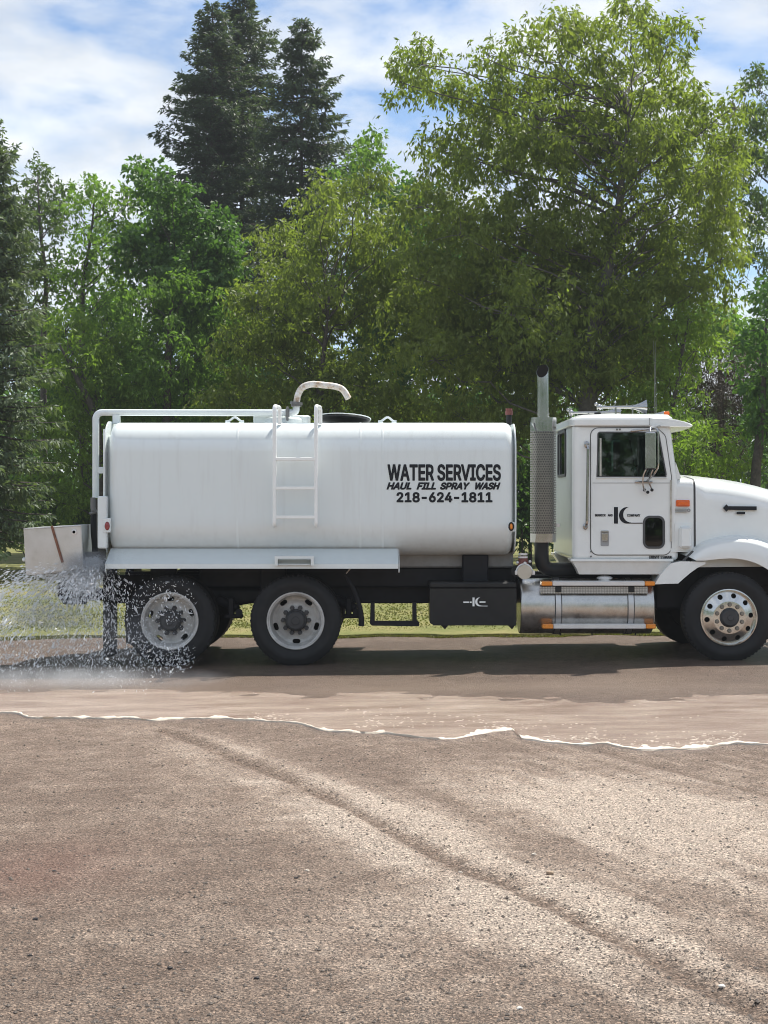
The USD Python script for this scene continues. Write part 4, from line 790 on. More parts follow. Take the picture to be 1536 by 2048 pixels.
ringz = lambda z, r, sl=0, dx=0: np.stack([ux + dx + r * np.cos(ang), eY + r * np.sin(ang), z + sl * r * np.sin(ang) + sl * .35 * r * np.cos(ang)], 1)
T_('stack_pipe', loft([ringz(z0_, r_), ringz(Z(775, 18.16), r_), ringz(z1_, r_, 1.15, -.006), ringz(z1_, r_ * .93, 1.15, -.006), ringz(Z(790, 18.16), r_ * .93)], caps=False), 'chrome', EX)
T_('stack_mouth', loft([ringz(z1_ + .003, r_ * .965, 1.15, -.006), ringz(z1_ - .02, r_ * .93, 1.15, -.006)]), 'soot', EX)
T_('stack_clamp', cat(cyl([ux, eY, Z(829, 18.16)], [ux, eY, Z(826, 18.16)], r_ * 1.09, n=28)), 'chrome', EX)
T_('shield_bracket', cbox(ex + .10, ex + .20, eY, eY + .1, Z(1055, 18), Z(1048, 18), .004), 'stainless', EX)
T_('exhaust_pipe', cat(tube(fillet([[ex - .02, eY, zD + .02], [ex - .02, eY, Z(1139, 18.2)], P(1150, 1139, 18.3), P(1200, 1141, 18.6)], .15, 8), .085, 16)), 'black_paint')
T_('shield_tab', hull([P(1060.5, 845, 18.05), P(1062, 845, 18.05), P(1072, 863, 18.02), P(1060.5, 863, 18.05), P(1060.5, 845, 18.07), P(1072, 863, 18.04), P(1060.5, 863, 18.07)]), 'chrome', EX)
# --- hose connection behind the cab
HV = T_('hose_valve', cat(cyl(P(1046, 1150, 18.0), P(1046, 1112, 18.0), .055, n=16), cyl(P(1036, 1129, 18.0), P(1056, 1129, 18.0), .05, n=12)), 'red_brown_paint', label='red brown hose connection between the tank and the cab')
T_('valve_cap', cat(cyl([X(1049, 17.85), 17.82, Z(1144, 17.85)], [X(1049, 17.85), 18.02, Z(1144, 17.85)], .084, n=32)), 'cap_metal', HV)
T_('cap_ring', tube([[X(1049, 17.84) + .090 * math.cos(a), 17.86, Z(1144, 17.85) + .090 * math.sin(a)] for a in np.linspace(math.radians(-8), math.radians(188), 24)], .011, 8), 'step_metal', HV)
T_('cap_lug', cat(*[cbox(X(u - 3, 17.84), X(u + 3, 17.84), 17.83, 17.88, Z(v + 6, 17.84), Z(v - 3, 17.84), .006) for u, v in ((1033, 1144), (1067, 1144))], sphere(P(1050, 1127, 17.86), .022, 1), sphere(P(1035, 1125, 17.95), .018, 1), sphere(P(1060, 1123, 17.95), .018, 1)), 'step_metal', HV)
T_('pipe_clamp', cat(cyl(P(1046, 1116, 18.0), P(1046, 1112.5, 18.0), .058, n=20), cyl(P(1046, 1110, 18.0), P(1046, 1106.5, 18.0), .054, n=20)), 'step_metal', HV)
T_('valve_body', cyl(P(1034, 1142, 18.05), P(1034, 1142, 18.3), .07, n=20), 'black_paint', HV)
# --- fuel tank and steps
fy, fz, fr_ = 18.20, Z(1211.5, 18.2), .328
for far in (0, 1):
    yf = (lambda y: M_(y)) if far else (lambda y: y)
    xa, xb = X(1037, 18.15), X(1303, 18.15)
    FT = T_('fuel_tank', lathe([(0, .035), (.20, .02), (.29, .006), (.315, .006), (.326, .02), (.328, .04), (.328, xb - xa - .04), (.324, xb - xa - .015), (.30, xb - xa), (0, xb - xa + .01)], (xa, yf(fy), fz), 72, 'x'), 'aluminium', smooth=40, label='round brushed fuel tank under the door')
    for u in (1111, 1256):
        T_('tank_strap', lathe([(.3275, 0), (.334, 0), (.334, .066), (.3275, .066)], (X(u, 17.9), yf(fy), fz), 64, 'x'), 'stainless', FT)
        T_('strap_edge', cat(*[lathe([(.3275, o), (.3365, o), (.3365, o + .010), (.3275, o + .010)], (X(u, 17.9), yf(fy), fz), 64, 'x') for o in (-.008, .064)]), 'seal_rubber', FT)
    ty = 17.84
    for v0, v1, u0, u1 in ((1162.5, 1172, 1083, 1310), (1248, 1258, 1085, 1312)):
        s0, s1 = sorted((yf(ty), yf(ty + .16)))
        S = T_('step', cbox(X(u0 + 22, ty), X(u1 - 20, ty), s0, s1, Z(v1, ty), Z(v0, ty), .008), 'step_metal', FT)
        for a_, b_ in ((u0, u0 + 21.5), (u1 - 19.5, u1)): T_('step_reflector', cbox(X(a_, ty), X(b_, ty), s0 + .001, s1 - .001, Z(v1 - .3, ty), Z(v0 + .3, ty), .008), 'amber_lens', FT)
    s0, s1 = sorted((yf(17.875), yf(17.9)))
    T_('tread_plate', cbox(X(1080, 17.88), X(1296, 17.88), s0, s1, Z(1187.5, 17.88), Z(1173, 17.88), .004), 'tread_plate', FT)
    for u in (1110, 1256): T_('step_hanger', cbox(X(u, 17.9), X(u + 12, 17.9), *sorted((yf(17.86), yf(18.0))), Z(1184, 17.9), Z(1172, 17.9), .004), 'black_paint', FT)
    T_('filler_cap', cat(sphere(P(1209, 1156, 18.05) if not far else [X(1209, 18.05), yf(18.05), Z(1156, 18.05)], .075, 2, (1.25, 1, .42)), cyl([X(1209, 18.05), yf(18.05), Z(1163, 18.05)], [X(1209, 18.05), yf(18.05), Z(1156, 18.05)], .07, n=24)), 'step_metal', FT)
    [T_('tank_bolt', cbox(X(u, 18.1), X(u + 2.5, 18.1), *sorted((yf(18.1), yf(18.13))), Z(1271, 18.1), Z(1262, 18.1), .003), 'black_paint', FT) for u in (1120, 1183, 1270)]
# ------------------------------------------------------------------ trees
def unit(v): return v / (np.linalg.norm(v, axis=-1, keepdims=True) + 1e-9)
def leaves(base, tip_dir, length, width, r):
    """Folded two-triangle leaves: base points, directions to the tip, lengths, widths."""
    n = len(base); t = unit(tip_dir); s = unit(np.cross(t, unit(r.normal(size=(n, 3)) + [0, 0, .6]))); up = np.cross(s, t)
    L, W = length[:, None], width[:, None]
    v = np.stack([base, base + t * L * .45 + s * W * .5 + up * W * .12, base + t * L, base + t * L * .45 - s * W * .5 + up * W * .12], 1).reshape(-1, 3)
    k = np.arange(n)[:, None] * 4; f = np.concatenate([k + [0, 1, 2], k + [0, 2, 3]], 1).reshape(-1, 3)
    return v, f
def merge(parts):
    vs, fs, o = [], [], 0
    for v, f in parts: vs.append(v); fs.append(f + o); o += len(v)
    return np.vstack(vs), np.vstack(fs)
def spray_leaves(c, outdir, r, size, leaf, wide, droop, nleaf, per):
    """c: spray roots; each spray is a twig along outdir that carries nleaf compound leaves of per leaflets."""
    n = len(c); ax = unit(outdir * .8 + r.normal(scale=.45, size=(n, 3)) + [0, 0, -.15]); L = size * r.uniform(.6, 1.3, n)
    t = r.uniform(0.05, 1, (n, nleaf)); p = c[:, None] + ax[:, None] * (L[:, None] * t)[..., None]; p[..., 2] -= droop * .35 * L[:, None] * t ** 2
    side = unit(r.normal(size=(n, nleaf, 3))); st = side * leaf * 1.1 * r.uniform(.5, 1.2, (n, nleaf, 1)); st[..., 2] -= leaf * .45 * droop
    q = (p + st).reshape(-1, 3); d = unit(st).reshape(-1, 3)
    q = np.repeat(q, per, 0); d = np.repeat(d, per, 0)
    m = len(q); td = unit(d * .8 + r.normal(scale=.55, size=(m, 3)) + np.array([0, 0, -.75 * droop]))
    ln = leaf * r.uniform(.65, 1.25, m)
    return leaves(q + r.normal(scale=leaf * .18, size=(m, 3)), td, ln, ln * wide * r.uniform(.8, 1.2, m), r)
def lobe_points(lobes, Y, r, dens, depth):
    cs, outs, cents = [], [], []
    for lb in lobes:
        u, v, ru, rv = lb[:4]; y = Y + (lb[4] if len(lb) > 4 else r.normal(scale=.5) * depth)
        c = P(u, v, y); rx, rz = ru / F * Y, rv / F * Y; ry = (rx + rz) / 2 * 1.05
        n = max(6, int(dens * rx * rz * 46)); d = unit(r.normal(size=(n, 3))); d[:, 2] = np.where((d[:, 2] < -.3) & (r.random(n) < .5), -d[:, 2], d[:, 2])
        lump = .62 + .55 * meshkit.noise(d * 2.1 + c, 3); f = (.30 + .70 * r.random(n) ** .6) * lump
        p = c + d * f[:, None] * [rx, ry, rz]
        cs.append(p); outs.append(unit(d + [0, -.1, .25])); cents.append((c, p))
    return np.vstack(cs), np.vstack(outs), cents
def branch_path(a, b, r, sag=.12, n=7):
    t = np.linspace(0, 1, n)[:, None]; L = np.linalg.norm(b - a)
    p = a + (b - a) * t; p[:, 2] += sag * L * (np.sqrt(t[:, 0]) - t[:, 0]); p[1:-1] += r.normal(scale=.025 * L, size=(n - 2, 3)); return p
def broadleaf(name, label, Y, lobes, trunk, leafmat, seed, r0=.16, dens=1.0, leaf=.10, wide=.36, droop=1.0, size=.45, nleaf=11, per=3, bark='bark', depth=1.2, double=True, group=None, catg='tree', limbs=True):
    r = np.random.default_rng(seed); leaf *= 1.34; dens *= 1.30
    tp = np.array([P(u, v, Y) for u, v in trunk]); tp[0, 2] = ground_z(tp[0, 0]) - .05
    T = thing(name, (tp[0, 0], Y, 0), label, catg, group)
    tp = smooth_path(tp, 5); tp[:, 1] += np.cumsum(r.normal(scale=.03, size=len(tp)))
    lob = list(lobes)
    if double: lob += [(u + r.normal() * 8, v + r.normal() * 8, ru * .95, rv * .95, depth * r.uniform(1.0, 2.2)) for u, v, ru, rv, *_ in lobes]
    c, o, cents = lobe_points(lob, Y, r, dens, depth)
    wood = [tube(tp, np.linspace(r0, r0 * .14, len(tp)), 8)]
    if limbs:
        for cen, pts in cents:
            zt_ = np.clip(cen[2] - .35 * np.hypot(cen[0] - tp[0, 0], cen[1] - Y) - .5, tp[0, 2] + .4, tp[-1, 2]); kx = np.argmin(np.abs(tp[:, 2] - zt_)); a = tp[kx]
            L = np.linalg.norm(cen - a); rr = min(r0 * (1 - .7 * kx / len(tp)) * .36, .010 + .0065 * L)
            wood.append(tube(branch_path(a, cen, r), np.linspace(rr, rr * .35, 7), 5, False))
            for e in pts[r.permutation(len(pts))[:7]]: wood.append(tube(branch_path(cen, e, r, .05, 4), np.linspace(rr * .35, .006, 4), 3, False))
    T_('trunk', cat(*wood), bark, T, smooth=60)
    v, f = spray_leaves(c, o, r, size, leaf, wide, droop, nleaf, per)
    T_('crown', (v, f), leafmat, T, smooth=False, kind='stuff')
    return T
def conifer(name, label, Y, u0, vtop, prof, mat, seed, zlow=1.0, step=.30, nb=9, droop=.35, hang=.28, lean=0.0, r0=.2, group=None, dens=1.0, needle=.17):
    """prof: (row, half width in pixels) pairs from the top down."""
    r = np.random.default_rng(seed); top = P(u0 + lean, vtop, Y); base = np.array([X(u0, Y), Y, ground_z(X(u0, Y))])
    T = thing(name, base, label, 'spruce tree', group); base = base - [0, 0, .1]
    T_wood = [tube(np.linspace(base, top, 12), np.linspace(r0, .02, 12), 8)]; parts = []
    pv, pw = zip(*prof)
    z = top[2] - .12; roots, tips = [], []
    while z > zlow:
        v = YH - (z - H) * F / Y; R = np.interp(v, pv, pw) / F * Y; fr = (z - base[2]) / (top[2] - base[2])
        ax = base + (top - base) * fr
        for k in range(max(4, int(nb * dens))):
            a = r.uniform(0, 2 * np.pi); L = R * r.uniform(.55, 1.08) + .08
            zz = z + r.uniform(-.5, .5) * step
            up = .30 - .55 * (1 - fr)
            d = np.array([math.cos(a), math.sin(a), 0]); tip = np.array([ax[0], ax[1], zz]) + d * L + [0, 0, up * L * droop * 1.6]
            roots.append([ax[0], ax[1], zz]); tips.append(tip)
        z -= step * (.75 + .5 * (1 - fr))
    roots, tips = np.array(roots), np.array(tips); L = np.linalg.norm(tips - roots, axis=1)
    for a, b, l in zip(roots, tips, L):
        if l > .5: T_wood.append(tube([a, (a + b) / 2 + [0, 0, -.05 * l], b], [.010 + .011 * l, .010 + .005 * l, .005], 4, False))
    cnt = np.maximum((L * 37 * dens).astype(int), 8); idx = np.repeat(np.arange(len(L)), cnt); n = len(idx)
    t = np.clip(r.random(n) ** .75, 0, 1.0); c = roots[idx] + (tips - roots)[idx] * t[:, None]; c[:, 2] -= .05 * L[idx] * np.sin(np.pi * t)
    ax = unit((tips - roots)[idx]); sd = np.cross(ax, [0, 0, 1.0]) * r.choice([-1, 1], n)[:, None]
    w = (.10 + .36 * (1 - t)) * np.minimum(L[idx], 1.8) * r.random(n)
    c = c + sd * w[:, None] * .75; c[:, 2] -= w * .20
    d = unit(ax * .75 + sd * .8 + r.normal(scale=.35, size=(n, 3)) + np.stack([0 * t, 0 * t, -hang * 3.2 * r.random(n)], 1))
    for q in range(2):
        ln = needle * r.uniform(.7, 1.5, n); parts.append(leaves(c + r.normal(scale=.03, size=(n, 3)), d + r.normal(scale=.22, size=(n, 3)), ln, ln * .26 + .012, r))
    T_('trunk', cat(*T_wood), 'bark', T, smooth=60)
    T_('crown', merge(parts), mat, T, smooth=False, kind='stuff')

conifer('spruce_tree', 'tall dark spruce, leftmost of the three spruces behind the tank', 58, 421, 10, [(10, 6), (50, 34), (110, 66), (180, 96), (280, 122), (400, 130), (560, 132), (720, 120), (1000, 100)], 'needle_dark', 101, 3.0, .34, 9, lean=4)
conifer('spruce_tree', 'tallest dark spruce, middle of the three spruces behind the tank', 61, 482, -30, [(-30, 8), (30, 50), (80, 70), (150, 86), (250, 104), (350, 116), (500, 120), (700, 110), (1000, 90)], 'needle_dark', 102, 3.0, .34, 9, lean=3)
conifer('spruce_tree', 'dark spruce with open drooping branches, rightmost of the three spruces', 56, 598, 36, [(36, 5), (80, 36), (130, 56), (200, 82), (280, 108), (330, 118), (450, 112), (600, 100), (1000, 80)], 'needle_dark', 103, 3.0, .36, 9, hang=.42, lean=6)
conifer('spruce_tree', 'grey green spruce with pendulous boughs at the left edge', 36, -28, 230, [(230, 4), (300, 52), (430, 88), (560, 112), (700, 140), (780, 158), (860, 150), (950, 168), (1060, 150)], 'needle_grey', 104, .9, .26, 10, hang=.6, droop=.6, r0=.18, dens=1.0, needle=.15)

broadleaf('box_elder_tree', 'big olive green box elder rising above the cab and exhaust stack', 37,
  [(1262, 45, 62, 50), (1170, 75, 58, 60), (1110, 62, 45, 50), (1335, 95, 62, 60), (1045, 100, 42, 52), (845, 130, 58, 52), (905, 190, 62, 48), (975, 118, 32, 36), (1010, 190, 66, 60), (1110, 180, 76, 66), (1225, 165, 80, 66), (1330, 200, 80, 76), (1395, 265, 70, 66), (800, 165, 28, 26),
   (880, 300, 62, 52), (960, 320, 90, 76), (1070, 320, 90, 80), (1185, 330, 90, 86), (1295, 340, 90, 90), (1400, 380, 82, 86), (1470, 215, 30, 44), (860, 415, 70, 52), (920, 470, 96, 80), (1030, 460, 106, 96), (1155, 470, 106, 100), (1285, 490, 106, 96), (1395, 490, 78, 86), (1450, 425, 44, 56),
   (840, 560, 84, 84), (950, 600, 106, 96), (1080, 620, 106, 96), (1200, 630, 106, 86), (1315, 600, 96, 76), (1400, 580, 62, 50), (870, 720, 106, 78), (1000, 740, 106, 76), (1130, 745, 96, 76), (1245, 735, 96, 76), (1330, 690, 66, 66), (930, 840, 90, 60), (1060, 850, 80, 60), (1110, 690, 110, 90, 2.6), (980, 680, 110, 90, 2.6), (1230, 680, 110, 90, 2.6), (1010, 540, 110, 90, 2.6), (1150, 550, 110, 90, 2.6), (1290, 560, 100, 90, 2.6), (880, 650, 90, 90, 2.6), (1440, 330, 50, 60), (1470, 300, 30, 50), (1440, 520, 40, 50), (1150, 255, 80, 60), (1235, 270, 80, 66), (1075, 255, 70, 56), (980, 245, 70, 56), (1320, 280, 70, 60)],
  [(1165, 1140), (1178, 760), (1195, 640), (1228, 480), (1242, 380), (1258, 230)], 'leaf_olive', 201, r0=.26, dens=.82, leaf=.115, bark='bark_grey', depth=1.8)
broadleaf('box_elder_tree', 'yellow olive box elder with feathery crown directly above the spout', 39,
  [(560, 490, 55, 55), (640, 385, 48, 42), (725, 385, 58, 46), (600, 565, 80, 66), (520, 610, 58, 62), (680, 490, 92, 76), (480, 690, 66, 56), (560, 700, 90, 76), (650, 640, 100, 80), (745, 600, 80, 90), (600, 800, 110, 62), (710, 770, 110, 78), (770, 480, 50, 70), (480, 800, 80, 60), (790, 820, 90, 60)],
  [(640, 1130), (640, 800), (655, 640)], 'leaf_olive', 202, r0=.18, dens=.85, leaf=.115, depth=1.5)
broadleaf('maple_tree', 'deep green maple with dense rounded crown left of the spruces', 43,
  [(300, 362, 30, 34), (345, 405, 52, 48), (415, 460, 58, 50), (340, 475, 70, 56), (440, 515, 52, 46), (325, 545, 58, 46), (400, 560, 70, 56), (380, 640, 90, 66), (270, 500, 40, 50)],
  [(370, 1120), (372, 800), (360, 600)], 'leaf_deep_green', 203, r0=.17, dens=.95, leaf=.12, wide=.65, droop=.6, depth=1.3)
broadleaf('ash_tree', 'thin pale green tree with airy top at the upper left', 46,
  [(76, 345, 20, 30), (50, 395, 34, 34), (103, 372, 20, 30), (85, 455, 46, 50), (42, 470, 50, 50), (110, 540, 46, 60), (45, 560, 56, 60), (120, 430, 20, 40)],
  [(88, 1110), (85, 700), (92, 560), (80, 460), (74, 350)], 'leaf_grey_green', 204, r0=.12, dens=.55, leaf=.11, wide=.42, droop=.6, depth=1.0)
broadleaf('ash_tree', 'slender light green tree with visible trunk left of the dense maple', 44,
  [(180, 385, 30, 26), (150, 430, 22, 34), (205, 415, 34, 40), (178, 490, 50, 50), (232, 520, 48, 46), (155, 570, 40, 50), (255, 410, 28, 34), (245, 460, 30, 34), (215, 600, 60, 50)],
  [(166, 1120), (163, 700), (162, 580), (176, 480), (186, 390)], 'leaf_mid_green', 205, r0=.12, dens=.62, leaf=.11, wide=.42, droop=.6, depth=1.0)
broadleaf('box_elder_tree', 'yellow green leaning tree with dark crooked trunk beside the left spruce', 40,
  [(130, 665, 50, 50), (215, 680, 56, 50), (225, 740, 56, 50, 1.5), (170, 735, 66, 56), (105, 745, 50, 50), (205, 800, 78, 62), (130, 850, 80, 62), (60, 860, 60, 60), (170, 930, 86, 62), (80, 980, 90, 60), (180, 1005, 70, 55)],
  [(200, 1120), (196, 900), (186, 820), (150, 750), (118, 690)], 'leaf_yellow_green', 206, r0=.17, dens=.75, leaf=.105, depth=1.3)
broadleaf('box_elder_tree', 'bushy bright green tree between the maple and the fill pipe', 41,
  [(290, 610, 66, 56), (375, 590, 66, 50), (330, 690, 90, 66), (425, 680, 80, 66), (275, 765, 80, 60), (400, 780, 100, 66), (330, 860, 100, 60), (450, 860, 90, 60), (250, 860, 60, 60)],
  [(330, 1120), (335, 800), (340, 650), (345, 600)], 'leaf_mid_green', 207, r0=.15, dens=.85, leaf=.105, depth=1.3)
broadleaf('ash_tree', 'pale leafy tree cut off by the right edge of the view', 45,
  [(1520, 180, 28, 50), (1500, 240, 30, 44), (1535, 260, 40, 60), (1530, 340, 40, 50), (1520, 420, 34, 50), (1545, 480, 40, 60), (1560, 600, 50, 80), (1515, 520, 26, 40), (1500, 330, 30, 40), (1495, 430, 26, 40)],
  [(1600, 1110), (1590, 700), (1570, 450), (1540, 200)], 'leaf_grey_green', 208, r0=.15, dens=.62, leaf=.11, wide=.4, depth=1.0)
broadleaf('maple_tree', 'dark green tree at the right edge above the hood', 33,
  [(1530, 610, 34, 40), (1515, 660, 36, 44), (1535, 720, 50, 50), (1520, 800, 40, 60), (1530, 890, 44, 60), (1560, 800, 60, 80)],
  [(1506, 1160), (1508, 960), (1520, 820), (1530, 640)], 'leaf_deep_green', 209, r0=.16, dens=.8, leaf=.11, wide=.5, droop=.7, depth=.9)
broadleaf('young_tree', 'low sunlit yellow green bush tree behind the hood', 33,
  [(1372, 850, 44, 36), (1405, 890, 52, 40), (1448, 930, 46, 30), (1370, 920, 60, 44), (1345, 880, 40, 50), (1420, 950, 50, 30)],
  [(1390, 1180), (1385, 960), (1390, 880)], 'leaf_yellow_green', 210, r0=.07, dens=.9, leaf=.10, droop=.8, depth=.8)
broadleaf('young_tree', 'light green small tree over the windshield corner', 36,
  [(1350, 640, 56, 36), (1400, 690, 48, 44), (1385, 640, 40, 34), (1340, 760, 60, 60), (1290, 820, 60, 50)],
  [(1330, 1150), (1335, 900), (1360, 720), (1375, 640)], 'leaf_yellow_green', 211, r0=.09, dens=.8, leaf=.10, droop=.8, depth=.9)
broadleaf('dead_thicket', 'brown leafless tangle of twigs right of the cab', 40,
  [(1450, 760, 66, 56), (1415, 810, 56, 66), (1480, 820, 56, 66), (1450, 890, 60, 50), (1500, 740, 40, 50)],
  [(1455, 1130), (1450, 900), (1445, 760)], 'twig_brown', 212, r0=.07, dens=.8, leaf=.22, wide=.06, droop=.3, nleaf=12, per=3, depth=1.0, catg='thicket')
broadleaf('distant_tree', 'far green tree showing in the sky gap above the hood', 62,
  [(1430, 630, 40, 30), (1465, 665, 50, 36), (1400, 660, 50, 40), (1510, 690, 50, 40)], [(1440, 1090), (1440, 800), (1440, 640)], 'leaf_mid_green', 213, r0=.2, dens=.5, leaf=.17, wide=.5, size=.7, depth=1.5)
broadleaf('distant_tree', 'light green treetop peeking out right of the spruces', 52,
  [(745, 275, 18, 20), (720, 315, 34, 26), (752, 330, 26, 30), (700, 350, 40, 30)], [(730, 1100), (732, 500), (738, 290)], 'leaf_mid_green', 214, r0=.15, dens=.6, leaf=.12, wide=.5, depth=1.0)
broadleaf('ash_tree', 'dark green tree standing behind the box elders between spout and exhaust stack', 49,
  [(800, 420, 80, 70), (850, 520, 100, 80), (760, 560, 90, 80), (820, 660, 110, 90), (930, 720, 110, 90), (1060, 730, 110, 90), (1200, 720, 110, 90), (1320, 740, 100, 80), (760, 740, 90, 80), (960, 560, 90, 80), (1100, 560, 90, 80)],
  [(900, 1090), (900, 800), (880, 600), (840, 480)], 'leaf_deep_green', 215, r0=.16, dens=.5, leaf=.15, wide=.5, droop=.7, size=.55, depth=1.2)
broadleaf('ash_tree', 'dark green tree filling the gap behind the leaning tree and the bushy bright tree', 50,
  [(210, 640, 80, 60), (140, 700, 80, 60), (250, 720, 90, 70), (60, 680, 70, 70), (330, 800, 100, 70), (180, 800, 100, 70), (480, 780, 100, 70), (560, 840, 100, 60)], [(230, 1090), (225, 800), (215, 660)], 'leaf_deep_green', 216, r0=.14, dens=.5, leaf=.15, wide=.5, droop=.7, size=.55, depth=1.2)
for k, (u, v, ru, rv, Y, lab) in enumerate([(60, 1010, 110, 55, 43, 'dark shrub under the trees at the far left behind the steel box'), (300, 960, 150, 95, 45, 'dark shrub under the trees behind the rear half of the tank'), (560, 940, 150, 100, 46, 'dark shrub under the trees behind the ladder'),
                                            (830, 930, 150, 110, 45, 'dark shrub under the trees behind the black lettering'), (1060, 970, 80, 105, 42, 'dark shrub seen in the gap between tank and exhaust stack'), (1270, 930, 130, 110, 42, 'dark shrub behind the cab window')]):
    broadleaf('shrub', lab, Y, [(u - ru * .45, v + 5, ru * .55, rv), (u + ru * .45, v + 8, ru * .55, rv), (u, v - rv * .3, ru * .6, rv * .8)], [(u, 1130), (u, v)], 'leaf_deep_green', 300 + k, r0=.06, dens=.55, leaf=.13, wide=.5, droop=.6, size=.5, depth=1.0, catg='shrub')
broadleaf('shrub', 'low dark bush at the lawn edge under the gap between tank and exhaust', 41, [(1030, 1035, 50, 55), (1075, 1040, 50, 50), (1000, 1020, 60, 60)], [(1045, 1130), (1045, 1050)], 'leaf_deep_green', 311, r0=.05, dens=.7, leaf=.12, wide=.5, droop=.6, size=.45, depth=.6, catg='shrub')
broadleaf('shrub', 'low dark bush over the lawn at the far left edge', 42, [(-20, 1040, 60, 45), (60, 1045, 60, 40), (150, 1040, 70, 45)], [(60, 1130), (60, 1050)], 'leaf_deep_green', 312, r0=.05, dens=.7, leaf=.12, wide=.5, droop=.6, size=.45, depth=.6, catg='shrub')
# far wood closing the view behind the trees and running on round the clearing
r = np.random.default_rng(400); n = 5000
wxx = r.uniform(-38, 38, n); wyy = r.uniform(74, 90, n); hgt = 7.2 + 3.0 * (meshkit.fbm(np.stack([wxx * .16, wxx * 0, wxx * 0], 1), 3, 8) - .5) * 2 - .07 * np.clip(wxx - 10, 0, 20)
wzz = hgt * (1 - r.random(n) ** 1.4)
n2 = 4200; aa = r.uniform(np.radians(118), np.radians(422), n2); rr_ = r.uniform(48, 62, n2) * (1 + .25 * np.cos(aa) ** 2); h2 = 9.5 + 5 * (meshkit.fbm(np.stack([np.cos(aa) * 6, np.sin(aa) * 6, aa * 0], 1), 3, 18) - .5) * 2
cen = np.vstack([np.stack([wxx, wyy, wzz + .3], 1), np.stack([rr_ * np.cos(aa), 19 + rr_ * np.sin(aa), h2 * (1 - r.random(n2) ** 1.3) + .3], 1)])
v1, f1 = spray_leaves(cen[:n], unit(np.stack([r.normal(size=n), -np.ones(n), r.normal(size=n) + .4], 1)), r, 1.2, .40, .6, .5, 9, 2)
v2, f2 = spray_leaves(cen[n:], unit(r.normal(size=(n2, 3)) + [0, 0, .4]), r, 1.6, .85, .7, .5, 6, 2)
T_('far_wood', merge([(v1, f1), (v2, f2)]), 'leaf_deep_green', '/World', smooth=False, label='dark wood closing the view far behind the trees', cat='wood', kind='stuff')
# ------------------------------------------------------------------ water spray, stones
look('water_drop', {'p': ('principled_bsdf', {'base_color': (0.93, 0.94, 0.94), 'roughness': 0.35, 'specular_ior_level': 0.6}), 't': ('transparent_bsdf', {'color': (0.95, 0.96, 0.97)}), 'm': ('mix_closure', {'fac': 0.5})},
     [('t.BSDF', 'm.closure1'), ('p.BSDF', 'm.closure2')], 'm.closure')
r = np.random.default_rng(500)
def drops(n, p0, az, el, speed, spread, seed, tmax=1.2, smin=.004, smax=.011, tpow=1.0):
    r = np.random.default_rng(seed)
    a = np.radians(r.uniform(az[0], az[1], n)); e = np.radians(r.uniform(el[0], el[1], n)); s = r.uniform(speed[0], speed[1], n)
    vel = np.stack([np.cos(e) * np.cos(a), np.cos(e) * np.sin(a), np.sin(e)], 1) * s[:, None]
    t = r.random(n) ** tpow * tmax
    pos = np.array(p0) + vel * t[:, None] + r.normal(scale=spread, size=(n, 3)) * (.3 + t[:, None]); pos[:, 2] -= 4.9 * t ** 2; vel[:, 2] -= 9.8 * t
    ok = pos[:, 2] > ground_z(pos[:, 0]) + .012
    return pos[ok], vel[ok], r.uniform(smin, smax, ok.sum()) * (1 + r.exponential(.35, ok.sum()))
oct_v = np.array([[1, 0, 0], [-1, 0, 0], [0, 1, 0], [0, -1, 0], [0, 0, 1], [0, 0, -1]], float); oct_f = np.array([[0, 2, 4], [2, 1, 4], [1, 3, 4], [3, 0, 4], [2, 0, 5], [1, 2, 5], [3, 1, 5], [0, 3, 5]])
def drop_mesh(pos, vel, size, seed):
    r = np.random.default_rng(seed); n = len(pos); t = unit(vel + r.normal(scale=.7, size=(n, 3))); s = unit(np.cross(t, r.normal(size=(n, 3)))); w = np.cross(t, s)
    L = size * r.uniform(1.0, 4.2, n)
    v = pos[:, None] + oct_v[None, :, :1] * t[:, None] * L[:, None, None] + oct_v[None, :, 1:2] * s[:, None] * size[:, None, None] + oct_v[None, :, 2:] * w[:, None] * (size * r.uniform(.4, 1, n))[:, None, None]
    f = (np.arange(n)[:, None, None] * 6 + oct_f[None]).reshape(-1, 3); return v.reshape(-1, 3), f
NOZ = P(192, 1122, 18.1)
sets = [drops(6500, NOZ, (165, 285), (-34, 10), (.3, 3.2), .06, 1, .26, .0025, .007), drops(3600, NOZ, (172, 206), (-6, 4), (2.0, 5.4), .06, 2, .44, .0025, .0075), drops(2600, NOZ, (215, 330), (-30, 12), (.5, 2.6), .09, 3, .4, .0022, .006)]
n = 3600; cx_ = -4.6 + 2.45 * r.random(n) ** 1.35; cy_ = r.uniform(16.7, 18.3, n); cz_ = .02 + .62 * r.random(n) ** 1.25 * np.clip(1.1 - (cx_ + 4.5) / 3.4, .2, 1)
sets.append((np.stack([cx_, cy_, cz_], 1), r.normal(scale=.8, size=(n, 3)) + [-.6, -.5, -1.6], r.uniform(.002, .0055, n) * (1 + r.exponential(.35, n))))
m_ = 700; sets.append((np.stack([r.uniform(-3.45, -2.15, m_), r.uniform(17.1, 17.74, m_), .35 + .65 * r.random(m_)], 1), r.normal(scale=.8, size=(m_, 3)) + [.2, -.4, -1.2], r.uniform(.002, .0055, m_) * (1 + r.exponential(.35, m_))))
pos, vel, size = (np.concatenate(q) for q in zip(*sets))
obj('water_spray', drop_mesh(pos, vel, size, 9), 'water_drop', smooth=False, label='white fan of water drops spraying from the tail of the truck', cat='water spray', kind='stuff')
